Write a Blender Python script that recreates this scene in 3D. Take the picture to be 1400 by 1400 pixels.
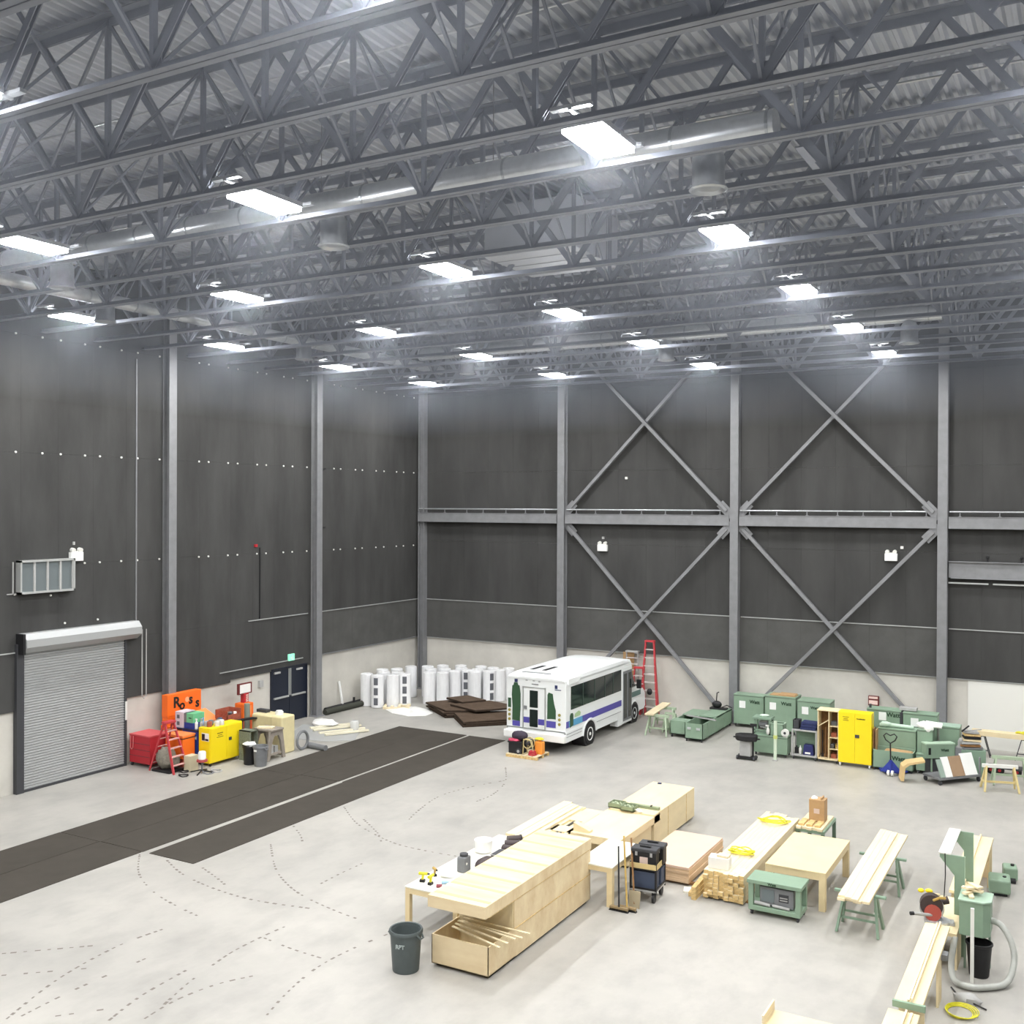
import bpy, bmesh, math, random
from mathutils import Vector, Matrix
random.seed(7)
S = bpy.context.scene
for o in list(bpy.data.objects): bpy.data.objects.remove(o)
COL = S.collection
PI = math.pi
# ------------------------------------------------------------------ camera
YAW, PIT, ROLL, FPX = 0.5126, -0.0057, 0.0043, 1413.68
F = Vector((-math.sin(YAW)*math.cos(PIT), math.cos(YAW)*math.cos(PIT), math.sin(PIT)))
R = Vector((math.cos(YAW), math.sin(YAW), 0)); U = R.cross(F)
R2 = R*math.cos(ROLL) + U*math.sin(ROLL); U2 = -R*math.sin(ROLL) + U*math.cos(ROLL)
cd = bpy.data.cameras.new('camera'); cam = bpy.data.objects.new('camera', cd); COL.objects.link(cam)
m = Matrix.Identity(4)
for i in range(3): m[i][0] = R2[i]; m[i][1] = U2[i]; m[i][2] = -F[i]
m[0][3], m[1][3], m[2][3] = 27.569, -40.1067, 8.5074
cam.matrix_world = m
cd.sensor_width = 36; cd.lens = FPX/1400*36; cd.clip_end = 200; cd.clip_start = .05
S.camera = cam
# ------------------------------------------------------------------ world, exposure
w = bpy.data.worlds.new('world'); S.world = w; w.use_nodes = True
w.node_tree.nodes['Background'].inputs[0].default_value = (.55, .6, .7, 1)
w.node_tree.nodes['Background'].inputs[1].default_value = .02
S.view_settings.view_transform = 'Standard'; S.view_settings.look = 'None'
S.view_settings.gamma = 1; S.view_settings.use_curve_mapping = False
S.view_settings.exposure = 0.0
S.cycles.max_bounces = 6; S.cycles.diffuse_bounces = 3; S.cycles.glossy_bounces = 2; S.cycles.volume_bounces = 0; S.cycles.transmission_bounces = 4
LAMP_W = 190.0        # power of each high bay lamp
LAMP_E = 62.0         # brightness of its diffuser as seen

# ------------------------------------------------------------------ materials
def srgb(c): return tuple(((v/255)/12.92 if v/255 <= .04045 else (((v/255)+.055)/1.055)**2.4) for v in c)
MATS = {}
def mat(name, rgb, rough=.6, metal=0, spec=.4, var=.0, scale=6, bump=0, emit=0, alpha=1, stretch=None, trans=0, rgb2=None, bdist=.01):
    if name in MATS: return MATS[name]
    c = srgb(rgb)
    M_ = bpy.data.materials.new(name); M_.use_nodes = True
    n = M_.node_tree.nodes; l = M_.node_tree.links; b = n['Principled BSDF']
    b.inputs['Roughness'].default_value = rough; b.inputs['Metallic'].default_value = metal
    b.inputs['Specular IOR Level'].default_value = spec
    b.inputs['Base Color'].default_value = (*c, 1)
    if trans: b.inputs['Transmission Weight'].default_value = trans
    if alpha < 1: b.inputs['Alpha'].default_value = alpha
    if emit:
        b.inputs['Emission Color'].default_value = (*c, 1); b.inputs['Emission Strength'].default_value = emit
    if var or bump or rgb2:
        tc = n.new('ShaderNodeTexCoord'); mp = n.new('ShaderNodeMapping'); nz = n.new('ShaderNodeTexNoise')
        l.new(tc.outputs['Object'], mp.inputs[0]); l.new(mp.outputs[0], nz.inputs['Vector'])
        if stretch: mp.inputs['Scale'].default_value = stretch
        nz.inputs['Scale'].default_value = scale; nz.inputs['Detail'].default_value = 6; nz.inputs['Roughness'].default_value = .6
        if var or rgb2:
            cr = n.new('ShaderNodeValToRGB'); l.new(nz.outputs['Fac'], cr.inputs[0])
            c2 = srgb(rgb2) if rgb2 else tuple(v*(1-var) for v in c)
            c1 = c if rgb2 else tuple(min(1, v*(1+var*.6)) for v in c)
            cr.color_ramp.elements[0].position = .32; cr.color_ramp.elements[1].position = .68
            cr.color_ramp.elements[0].color = (*c2, 1); cr.color_ramp.elements[1].color = (*c1, 1)
            l.new(cr.outputs[0], b.inputs['Base Color'])
        if bump:
            bp = n.new('ShaderNodeBump'); bp.inputs['Strength'].default_value = bump; bp.inputs['Distance'].default_value = bdist
            l.new(nz.outputs['Fac'], bp.inputs['Height']); l.new(bp.outputs[0], b.inputs['Normal'])
    MATS[name] = M_
    return M_
STEEL  = mat('painted_steel', (132, 133, 135), .55, .15, .4, .1, 3)
STEELD = mat('dark_joist_steel', (138, 142, 151), .5, .2, .4, .1, 3)
DECK   = mat('roof_deck', (194, 198, 205), .6, .15, .4, .12, .6)
BLACKP = mat('black_insulation', (71, 71, 70), .95, 0, .15, .22, .9, bump=.35, stretch=(1, 1, .25), bdist=.02)
BLACKP2 = mat('charcoal_board', (86, 86, 84), .85, 0, .2, .14, 1.3)
PALETRIM = mat('pale_metal_trim', (178, 180, 178), .45, .3)
GALV   = mat('galvanised_steel', (176, 180, 184), .32, .75, .5, .08, 8)
GALVL  = mat('bright_galvanised', (205, 208, 210), .3, .6, .5, .08, 8)
WHITEP = mat('white_paint', (236, 237, 234), .4)
WHITEM = mat('off_white_plastic', (226, 226, 220), .5)
BLACK  = mat('black_plastic', (32, 32, 34), .5)
DGREY  = mat('dark_grey', (62, 63, 66), .6)
MGREY  = mat('mid_grey_plastic', (122, 124, 126), .6, var=.1)
LGREY  = mat('light_grey', (170, 170, 168), .6, var=.08)
SHUT   = mat('shutter_grey', (172, 174, 174), .45, .25)
NAVY   = mat('navy_door', (28, 34, 48), .4)
PLY    = mat('pale_plywood', (228, 211, 172), .65, 0, .3, .1, 2.2, stretch=(1, .35, 1))
PLYS   = mat('plywood_banded', (230, 213, 176), .6, 0, .3, 0, 2.0, stretch=(.3, 1.6, 1), rgb2=(210, 186, 146))
PINE   = mat('pale_pine', (230, 215, 180), .65, 0, .3, .12, 5, stretch=(6, .4, 6))
PINED  = mat('pine_end_grain', (214, 184, 128), .75, 0, .2, .3, 14)
PINK   = mat('pink_hardboard', (216, 188, 168), .6, 0, .3, .05, 1.5)
MDF    = mat('mdf_brown', (160, 134, 108), .75, 0, .2, .08, 3)
TABLE  = mat('maple_veneer', (228, 208, 164), .45, 0, .4, .07, 2)
WHITET = mat('white_laminate', (234, 231, 218), .4)
GREEN  = mat('sage_green_paint', (134, 158, 136), .5, 0, .4, .07, 2.2)
GREEND = mat('dark_green_letters', (34, 60, 40), .6)
GREENM = mat('machine_green', (130, 154, 134), .45, .1)
YELLOW = mat('safety_yellow', (246, 218, 30), .4)
RED    = mat('red_paint', (176, 44, 52), .45)
FIBRED = mat('red_fibreglass', (190, 64, 70), .5)
ORANGE = mat('orange_paint', (240, 112, 36), .45)
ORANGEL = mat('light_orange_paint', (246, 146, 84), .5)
BLUE   = mat('royal_blue', (40, 62, 140), .45)
NAVYB  = mat('navy_cloth', (44, 52, 92), .8, var=.2, scale=20)
BUSW   = mat('bus_white', (230, 233, 232), .3)
BUSG   = mat('dark_green_vinyl', (52, 84, 58), .5)
BUSV   = mat('violet_stripe', (84, 78, 160), .45)
BUSC   = mat('light_blue_vinyl', (90, 160, 200), .45)
GLASS  = mat('tinted_glass', (30, 40, 38), .08, 0, .6)
RUBBER = mat('tyre_rubber', (34, 34, 35), .8)
MATB   = mat('black_rubber_matting', (68, 64, 58), .85, 0, .2, .12, 1.2)
FOAM   = mat('brown_black_board', (66, 56, 48), .9, 0, .1, .25, 5, bump=.4)
FOAMT  = mat('brown_board_face', (92, 78, 66), .9, 0, .1, .2, 4)
SHEET  = mat('white_plastic_sheet', (238, 238, 234), .35, var=.04, bump=.3, scale=9)
POLY   = mat('clear_polythene', (228, 230, 228), .25, alpha=.55)
CARD   = mat('brown_cardboard', (184, 150, 108), .8, var=.08)
STRAP  = mat('yellow_strapping', (214, 208, 50), .5)
BEIGE  = mat('beige_paint', (226, 214, 168), .5, var=.05)
TRANSL = mat('milky_glazing', (112, 120, 122), .3, .1)
GREYHOSE = mat('grey_hose', (176, 178, 172), .5, var=.1)
ROLLW  = mat('white_film_roll', (236, 237, 238), .35, 0, .5, .07, 3, bump=.25, stretch=(4, 4, .8))
PRINT  = mat('grey_print', (96, 98, 104), .6)
BROWNB = mat('old_brown_wood', (140, 104, 66), .8, var=.2, scale=10)
CLUT   = [mat('odd_%s' % k, c, .6, var=.15, scale=15) for k, c in dict(a=(160, 90, 66), b=(150, 140, 125), c=(90, 92, 96), d=(224, 220, 210), e=(180, 150, 80), f=(70, 90, 120)).items()]
LAMPM = mat('lamp_diffuser', (248, 250, 255), .4, emit=LAMP_E)

def floor_material():
    M_ = bpy.data.materials.new('polished_concrete'); M_.use_nodes = True
    n = M_.node_tree.nodes; l = M_.node_tree.links; b = n['Principled BSDF']
    tc = n.new('ShaderNodeTexCoord')
    def noise(sc, det, st=None):
        mp = n.new('ShaderNodeMapping'); l.new(tc.outputs['Object'], mp.inputs[0])
        if st: mp.inputs['Scale'].default_value = st
        z = n.new('ShaderNodeTexNoise'); z.inputs['Scale'].default_value = sc; z.inputs['Detail'].default_value = det
        z.inputs['Roughness'].default_value = .62; l.new(mp.outputs[0], z.inputs['Vector']); return z
    a = noise(.35, 8); c = noise(1.6, 8, (1, .55, 1)); d = noise(9, 4)
    cr = n.new('ShaderNodeValToRGB'); e = cr.color_ramp.elements
    e[0].position = .3; e[0].color = (*srgb((158, 156, 150)), 1); e[1].position = .7; e[1].color = (*srgb((178, 175, 168)), 1)
    l.new(a.outputs['Fac'], cr.inputs[0])
    cr2 = n.new('ShaderNodeValToRGB'); e = cr2.color_ramp.elements
    e[0].position = .28; e[0].color = (.80, .80, .80, 1); e[1].position = .55; e[1].color = (1, 1, 1, 1)
    l.new(c.outputs['Fac'], cr2.inputs[0])
    mx = n.new('ShaderNodeMixRGB'); mx.blend_type = 'MULTIPLY'; mx.inputs[0].default_value = .8
    l.new(cr.outputs[0], mx.inputs[1]); l.new(cr2.outputs[0], mx.inputs[2])
    l.new(mx.outputs[0], b.inputs['Base Color'])
    mr = n.new('ShaderNodeMapRange'); mr.inputs['To Min'].default_value = .34; mr.inputs['To Max'].default_value = .55
    l.new(c.outputs['Fac'], mr.inputs[0]); l.new(mr.outputs[0], b.inputs['Roughness'])
    bp = n.new('ShaderNodeBump'); bp.inputs['Strength'].default_value = .08; bp.inputs['Distance'].default_value = .01
    l.new(d.outputs['Fac'], bp.inputs['Height']); l.new(bp.outputs[0], b.inputs['Normal'])
    b.inputs['Specular IOR Level'].default_value = .35
    return M_
def concrete_wall():
    M_ = mat('cast_concrete', (210, 207, 198), .8, 0, .3, 0, .7, bump=.12, rgb2=(192, 189, 181))
    return M_
CONC = concrete_wall()

# ------------------------------------------------------------------ mesh helpers
class MB:
    def __init__(s): s.v = []; s.f = []
    def add(s, vs, fs):
        k = len(s.v); s.v += [tuple(p) for p in vs]; s.f += [tuple(i+k for i in f) for f in fs]; return s
    def b(s, x0, x1, y0, y1, z0, z1):
        return s.add([(x0,y0,z0),(x1,y0,z0),(x1,y1,z0),(x0,y1,z0),(x0,y0,z1),(x1,y0,z1),(x1,y1,z1),(x0,y1,z1)],
                     [(0,3,2,1),(4,5,6,7),(0,1,5,4),(1,2,6,5),(2,3,7,6),(3,0,4,7)])
    def ob(s, c, sz, rot=(0,0,0)):
        Mx = Matrix.Translation(c) @ (Matrix.Rotation(rot[2],4,'Z') @ Matrix.Rotation(rot[1],4,'Y') @ Matrix.Rotation(rot[0],4,'X'))
        vs = [Mx @ Vector((sx*sz[0]/2, sy*sz[1]/2, sz_*sz[2]/2)) for sz_ in (-1,1) for (sx,sy) in ((-1,-1),(1,-1),(1,1),(-1,1))]
        return s.add(vs, [(0,3,2,1),(4,5,6,7),(0,1,5,4),(1,2,6,5),(2,3,7,6),(3,0,4,7)])
    def bar(s, p, q, w, h, up=(0,0,1)):
        p = Vector(p); q = Vector(q); d = (q-p).normalized(); u = Vector(up)
        if abs(d.dot(u)) > .98: u = Vector((1,0,0)) if abs(d.x) < .9 else Vector((0,1,0))
        r = d.cross(u).normalized(); u = r.cross(d)
        vs = [e + r*a*w/2 + u*c*h/2 for e in (p,q) for (a,c) in ((-1,-1),(1,-1),(1,1),(-1,1))]
        return s.add(vs, [(0,1,2,3),(7,6,5,4),(0,4,5,1),(1,5,6,2),(2,6,7,3),(3,7,4,0)])
    def cyl(s, p, q, r0, r1=None, n=12, cap=True):
        r1 = r0 if r1 is None else r1
        p = Vector(p); q = Vector(q); d = (q-p).normalized(); a = d.orthogonal().normalized(); c = d.cross(a)
        vs = []
        for e, r in ((p, r0), (q, r1)):
            for i in range(n):
                t = 2*PI*i/n; vs.append(e + a*math.cos(t)*r + c*math.sin(t)*r)
        fs = [(i, (i+1)%n, n+(i+1)%n, n+i) for i in range(n)]
        if cap: fs += [tuple(reversed(range(n))), tuple(range(n, 2*n))]
        return s.add(vs, fs)
    def lathe(s, prof, cx=0, cy=0, n=20, cap0=True, cap1=False):
        vs = [(cx + r*math.cos(2*PI*i/n), cy + r*math.sin(2*PI*i/n), z) for r, z in prof for i in range(n)]
        fs = [(j*n+i, j*n+(i+1)%n, (j+1)*n+(i+1)%n, (j+1)*n+i) for j in range(len(prof)-1) for i in range(n)]
        if cap0: fs.append(tuple(reversed(range(n))))
        if cap1: fs.append(tuple(range((len(prof)-1)*n, len(prof)*n)))
        return s.add(vs, fs)
    def tube(s, pts, r, n=8, closed=False):
        pts = [Vector(p) for p in pts]; k = len(pts); vs = []; prev = None
        for i, p in enumerate(pts):
            d = (pts[(i+1) % k] - pts[i-1]) if closed else (pts[min(i+1, k-1)] - pts[max(i-1, 0)])
            d.normalize()
            a = d.orthogonal() if prev is None else (prev - d*prev.dot(d))
            a.normalize(); prev = a; c = d.cross(a)
            vs += [p + a*math.cos(2*PI*j/n)*r + c*math.sin(2*PI*j/n)*r for j in range(n)]
        fs = [(i*n+j, i*n+(j+1)%n, (i+1)%k*n+(j+1)%n, (i+1)%k*n+j) for i in range(k if closed else k-1) for j in range(n)]
        if not closed: fs += [tuple(reversed(range(n))), tuple(range((k-1)*n, k*n))]
        return s.add(vs, fs)
    def prism(s, poly, ax, a0, a1):
        n = len(poly)
        def P3(p, a): return {'x': (a, p[0], p[1]), 'y': (p[0], a, p[1]), 'z': (p[0], p[1], a)}[ax]
        vs = [P3(p, a0) for p in poly] + [P3(p, a1) for p in poly]
        fs = [(i, (i+1)%n, n+(i+1)%n, n+i) for i in range(n)] + [tuple(reversed(range(n))), tuple(range(n, 2*n))]
        return s.add(vs, fs)
    def blob(s, c, r, n=10, m_=7, jit=0):
        vs = []; c = Vector(c)
        for j in range(1, m_):
            for i in range(n):
                t = PI*j/m_; u = 2*PI*i/n; k = 1 + random.uniform(-jit, jit)
                vs.append(c + Vector((r[0]*math.sin(t)*math.cos(u)*k, r[1]*math.sin(t)*math.sin(u)*k, r[2]*math.cos(t)*k)))
        vs += [c + Vector((0,0,r[2])), c - Vector((0,0,r[2]))]
        fs = [(j*n+i, j*n+(i+1)%n, (j+1)*n+(i+1)%n, (j+1)*n+i) for j in range(m_-2) for i in range(n)]
        fs += [(len(vs)-2, (i+1)%n, i) for i in range(n)] + [(len(vs)-1, (m_-2)*n+i, (m_-2)*n+(i+1)%n) for i in range(n)]
        return s.add(vs, fs)
    def mesh(s, name, ma, smooth=False):
        me = bpy.data.meshes.new(name); me.from_pydata(s.v, [], s.f)
        bm = bmesh.new(); bm.from_mesh(me); bmesh.ops.recalc_face_normals(bm, faces=bm.faces); bm.to_mesh(me); bm.free()
        me.materials.append(ma)
        if smooth:
            for p in me.polygons: p.use_smooth = True
            try: me.set_sharp_from_angle(angle=math.radians(40))
            except Exception: pass
        return me
def B(*a): return MB().b(*a)
def obj(name, mb, ma, parent=None, label=None, smooth=False, bev=0, loc=None, rot=None, kind=None):
    o = bpy.data.objects.new(name, mb.mesh(name, ma, smooth) if isinstance(mb, MB) else mb); COL.objects.link(o)
    if parent: o.parent = parent
    if loc: o.location = loc
    if rot: o.rotation_euler = rot
    if label: o['label'] = label
    if kind: o['kind'] = kind
    if bev:
        bv = o.modifiers.new('bevel', 'BEVEL'); bv.width = bev; bv.segments = 2; bv.limit_method = 'ANGLE'
    return o
def thing(name, label, cat, loc=(0,0,0), rz=0, group=None):
    o = bpy.data.objects.new(name, None); COL.objects.link(o); o.empty_display_size = .1
    o.location = loc; o.rotation_euler = (0,0,rz); o['label'] = label; o['category'] = cat
    if group: o['group'] = group
    return o
def solo(name, mb, ma, label, cat, loc=(0,0,0), rz=0, group=None, smooth=False, bev=0, kind=None, rot=None):
    o = obj(name, mb, ma, None, label, smooth, bev, loc, rot or (0,0,rz), kind); o['category'] = cat
    if group: o['group'] = group
    return o
def struct(name, mb, ma, parent=None, smooth=False):
    return obj(name, mb, ma, parent, smooth=smooth, kind=None if parent else 'structure')
def dup(root, loc, rz=None, label=None, rot=None):
    r = root.copy(); COL.objects.link(r); r.location = loc
    if rz is not None: r.rotation_euler = (0,0,rz)
    if rot: r.rotation_euler = rot
    if label: r['label'] = label
    for ch in [c for c in bpy.data.objects if c.parent == root]:
        c = ch.copy(); COL.objects.link(c); c.parent = r
        for g in [x for x in bpy.data.objects if x.parent == ch]:
            d = g.copy(); COL.objects.link(d); d.parent = c
    return r
def text_mesh(txt, size, depth=.004):
    cu = bpy.data.curves.new('lettering', 'FONT'); cu.body = txt; cu.size = size; cu.extrude = depth; cu.offset = size*.03
    cu.align_x = 'CENTER'; cu.align_y = 'CENTER'; cu.resolution_u = 2
    o = bpy.data.objects.new('t', cu); COL.objects.link(o)
    dg = bpy.context.evaluated_depsgraph_get(); me = bpy.data.meshes.new_from_object(o.evaluated_get(dg))
    bpy.data.objects.remove(o); return me
def lettering(txt, size, ma, parent, loc, rot, name='lettering', label=None):
    me = text_mesh(txt, size); me.materials.clear(); me.materials.append(ma)
    return obj(name, me, ma, parent, label, loc=loc, rot=rot)

# ================================================================== SETTING
XR, YF, ZD = 38.0, -45.72, 15.95
struct('floor', B(-.4, XR+.3, YF-.3, .4, -.2, 0), floor_material())
struct('wall_left', B(-.4, 0, YF-.3, .4, -.2, 16.3), CONC)
struct('wall_back', B(0, XR+.3, 0, .4, -.2, 16.3), CONC)
struct('wall_right', B(XR, XR+.3, YF-.3, 0, -.2, 16.3), BLACKP)
struct('wall_front', B(0, XR, YF-.3, YF, -.2, 16.3), BLACKP)
# corrugated roof deck, ribs along y
mb = MB(); x = 0.0; pts = []
while x < XR:
    pts += [(x, ZD), (x+.06, ZD), (x+.1, ZD+.07), (x+.17, ZD+.07)]; x += .21
n = len(pts)
mb.add([(p[0], YF, p[1]) for p in pts] + [(p[0], 0, p[1]) for p in pts], [(i, i+1, n+i+1, n+i) for i in range(n-1)])
ceil = struct('ceiling', mb, DECK)
struct('deck_cover', B(0, XR, YF, 0, ZD+.1, ZD+.2), DECK, ceil)

WL = bpy.data.objects['wall_left']; WB = bpy.data.objects['wall_back']
def panels_left(y0, y1, zb, rows, ma=BLACKP):
    k = max(1, round((y1-y0)/1.27)); st = (y1-y0)/k
    for i in range(k):
        z = [zb] + rows
        for j in range(len(z)-1):
            obj('insulation_panel', B(.0, .07, y0+i*st+.0015, y0+(i+1)*st-.0015, z[j]+(.002 if j else 0), z[j+1]-.002),
                BLACKP2 if z[j+1] < 4.3 and y0 > -7.7 else ma, WL)
ROWS = [6.67, 10.03, 13.5, 15.9]
panels_left(-7.62, 0, 2.41, [4.17]+ROWS)
panels_left(-12.2, -7.62, 2.10, [4.17]+ROWS)
panels_left(-15.24, -12.2, 2.0, [4.17]+ROWS)
panels_left(-16.9, -15.24, 2.18, [4.17]+ROWS)
panels_left(-20.7, -16.9, 4.30, ROWS)
panels_left(-30.5, -20.7, 2.42, [4.17]+ROWS)
panels_left(-45.7, -30.5, 2.42, [4.17]+ROWS)
for k in range(5):
    x0, x1 = 7.62*k, min(7.62*(k+1), XR); st = (x1-x0)/6
    for i in range(6):
        z = [2.41, 4.17] + [6.9, 10.03, 13.5, 15.9]
        for j in range(5):
            obj('insulation_panel', B(x0+i*st+.0015, x0+(i+1)*st-.0015, -.07, 0, z[j]+.002, z[j+1]-.002), BLACKP2 if j == 0 and k < 3 else BLACKP, WB)
# thin pale ledges
for y0, y1, z in ((-7.3, 0, 4.17), (-11.3, -7.95, 4.17), (-12.75, -8.24, 2.42), (-24, -20.85, 4.15), (-7.3, 0, 2.41)):
    obj('panel_ledge', B(0, .10, y0, y1, z-.02, z+.015), PALETRIM if z > 2.42 or y1 < -8 else STEEL, WL)
for k in range(5):
    x0, x1 = 7.62*k+.2, min(7.62*(k+1)-.2, XR)
    obj('panel_ledge', B(x0, x1, -.10, 0, 4.155, 4.19), PALETRIM, WB)
    obj('panel_ledge', B(x0, x1, -.09, 0, 2.385, 2.41), PALETRIM, WB)
# insulation washers
wm = MB().cyl((.07,0,0), (.10,0,0), .035, .03, 8).mesh('washer', WHITEM)
WY = [-20.87,-19.99,-19.36,-18.49,-17.93,-17.1,-16.45,-15.53,-13.76,-13.31,-12.36,-11.88,-10.86,-10.37,-9.4,-8.89,-8.03,-6.34,-5.91,-4.91,-4.43,-3.45,-2.87,-1.92,-1.37,-.57]
for y in WY:
    for z in (6.67, 10.03, 13.5):
        if z == 6.67 and y < -18.7: continue
        obj('washer', wm, WHITEM, WL, loc=(0, y, z))
for y, z in ((-20.9, 5.86), (-19.7, 5.75), (-19.2, 4.86), (-18.0, 4.86)): obj('washer', wm, WHITEM, WL, loc=(0, y, z))
obj('conduit', B(.07, .1, -16.52, -16.48, 4.6, 13.3), STEEL, WL)
obj('conduit', B(.07, .1, -10.72, -10.68, 4.2, 6.9), BLACK, WL)
obj('red_junction_box', B(.07, .14, -11.0, -10.88, 6.93, 7.03), RED, WL, label='small red box on black wall')
obj('wall_panel', B(23.7, 28.5, -.05, 0, 0, 2.36), WHITEM, WB, label='smooth pale panel')

# steel columns
def column(name, x, y, face, label, ztop=15.9):
    t = thing(name, label, 'column', (x, y, 0), 0, None)
    mb = MB(); w_, d_ = .33, .34
    if face == 'x':      # flange faces +x
        mb.b(d_-.03, d_, -w_/2, w_/2, 0, ztop); mb.b(.02, .05, -w_/2, w_/2, 0, ztop); mb.b(.05, d_-.03, -.012, .012, 0, ztop)
    else:
        mb.b(-w_/2, w_/2, -d_, -d_+.03, 0, ztop); mb.b(-w_/2, w_/2, -.05, -.02, 0, ztop); mb.b(-.012, .012, -d_+.03, -.05, 0, ztop)
    obj('shaft', mb, STEEL, t, bev=.004)
    obj('base_plate', B(*( (.0,.44,-.24,.24) if face == 'x' else (-.24,.24,-.44,0)), 0, .03), STEEL, t)
    return t
OFF = .07
column('steel_column', OFF, -7.62, 'x', 'grey steel column on the left wall beside the navy double doors')
column('steel_column', OFF, -15.24, 'x', 'grey steel column on the left wall behind the open orange box')
column('steel_column', OFF, -22.86, 'x', 'grey steel column on the left wall left of the roller shutter')
column('steel_column', OFF+.1, -.2, 'x', 'grey steel column in the far corner of the hall behind white rolls')
column('steel_column', 7.62, -OFF, 'y', 'grey steel column on the back wall behind the white bus roof')
column('steel_column', 15.24, -OFF, 'y', 'grey steel column on the back wall between the two cross-braced bays')
column('steel_column', 22.86, -OFF, 'y', 'grey steel column on the back wall right of the second braced bay')
column('steel_column', 30.48, -OFF, 'y', 'grey steel column on the back wall farthest right')
# horizontal beams + pipe rail
for k in range(4):
    x0, x1 = 7.62*k + .2, 7.62*(k+1) - .2
    t = thing('wall_beam', ['grey horizontal beam on back wall nearest the corner', 'grey horizontal beam across the cross-braced bay above the bus',
                            'grey horizontal beam across the cross-braced bay above green cabinets', 'grey horizontal upper beam on back wall at right edge'][k], 'beam', (x0, -.3, 7.77))
    L = x1-x0
    mb = B(0, L, -.1, -.085, 0, .42); mb.b(0, L, -.12, .12, .405, .42); mb.b(0, L, -.12, .12, 0, .015); obj('beam', mb, STEEL, t)
    obj('pipe_rail', MB().cyl((.02, 0, .60), (L-.02, 0, .60), .028, n=10), GALVL, t, smooth=True)
    for j in range(7):
        xx = .5 + j*(L-1)/6 + random.uniform(-.15, .15)
        obj('rail_bracket', B(xx-.015, xx+.015, -.02, .02, .42, .58).b(xx-.05, xx+.05, -.03, .03, .42, .44), STEEL, t)
def brace(p, q, label, off):
    t = thing('diagonal_brace', label, 'brace', (0, -off, 0))
    mb = MB().bar((p[0], 0, p[1]), (q[0], 0, q[1]), .13, .17, (0,1,0)); obj('tube', mb, STEEL, t, bev=.01)
    d = Vector((q[0]-p[0], 0, q[1]-p[1])).normalized()
    for e, s_ in ((p, 1), (q, -1)):
        c = Vector((e[0], 0, e[1])); obj('gusset_plate', MB().bar(c - d*s_*.28, c + d*s_*.42, .02, .34, (0,0,1) if False else (d.z, 0, -d.x)), STEEL, t)
    return t
for k, nm in ((1, 'left'), (2, 'right')):
    a = 7.62*k + .3; b_ = 7.62*(k+1) - .3
    brace((a, 8.35), (b_, 15.6), 'diagonal brace rising to the right in the upper %s bay of the back wall' % nm, .24)
    brace((b_, 8.35), (a, 15.6), 'diagonal brace rising to the left in the upper %s bay of the back wall' % nm, .36)
    brace((a, .15), (b_, 7.65), 'diagonal brace rising to the right in the lower %s bay of the back wall' % nm, .36)
    brace((b_, .15), (a, 7.65), 'diagonal brace rising to the left in the lower %s bay of the back wall' % nm, .24)
t = thing('crane_beam', 'deep grey beam low on back wall at right edge', 'beam', (23.05, -.2, 5.78))
mb = B(0, 7.2, -.02, 0, .24, .8); mb.b(0, 7.2, -.12, .1, .8, .825); mb.b(.08, 7.2, -.12, .1, .215, .24); obj('beam', mb, STEEL, t)
obj('light_strip', B(0, 1.3, -.06, 0, .03, .08), PALETRIM, t); obj('light_strip', B(1.45, 7.2, -.06, 0, .03, .08), PALETRIM, t)
for xx in (1.27, 2.35):
    obj('clamp', MB().cyl((xx, -.05, .83), (xx, -.05, .95), .03).blob((xx, -.05, 1.0), (.06, .06, .06), 8, 5), BLACK, t)
# emergency lights
def em(loc, rz, label):
    t = thing('emergency_light', label, 'light', loc, rz)
    obj('battery_box', B(-.22, .22, -.14, 0, 0, .28), WHITEP, t, bev=.015)
    for s_ in (-.13, .13):
        obj('lamp_head', MB().cyl((s_, -.03, .35), (s_, -.14, .33), .07, .075, 12), WHITEM, t)
    obj('lamp_bracket', B(-.16, .16, -.08, -.04, .28, .31), WHITEM, t)
em((9.48, -.07, 6.62), 0, 'white twin-head emergency light on back wall in left braced bay')
em((21.08, -.07, 6.55), 0, 'white twin-head emergency light on back wall in right braced bay')
em((.07, -18.85, 6.75), PI/2, 'white twin-head emergency light above the roller shutter')
solo('wall_sensor', B(-.05, .05, -.06, 0, 0, .1), WHITEM, 'small white box high on back wall in upper left braced bay', 'sensor', (10.53, -.07, 9.65))
solo('wall_sensor', B(-.05, .05, -.06, 0, 0, .1), LGREY, 'small pale box on wall above the left bay emergency light', 'sensor', (9.49, -.07, 7.13))
solo('wall_sensor', B(-.05, .05, -.06, 0, 0, .1), WHITEM, 'small white box beside the right bay emergency light', 'sensor', (21.45, -.07, 7.0))
solo('wall_sensor', B(-.03, .03, -.05, 0, 0, .1), LGREY, 'small grey box above emergency light over roller shutter', 'sensor', (.07, -18.9, 7.25), PI/2)

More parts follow.
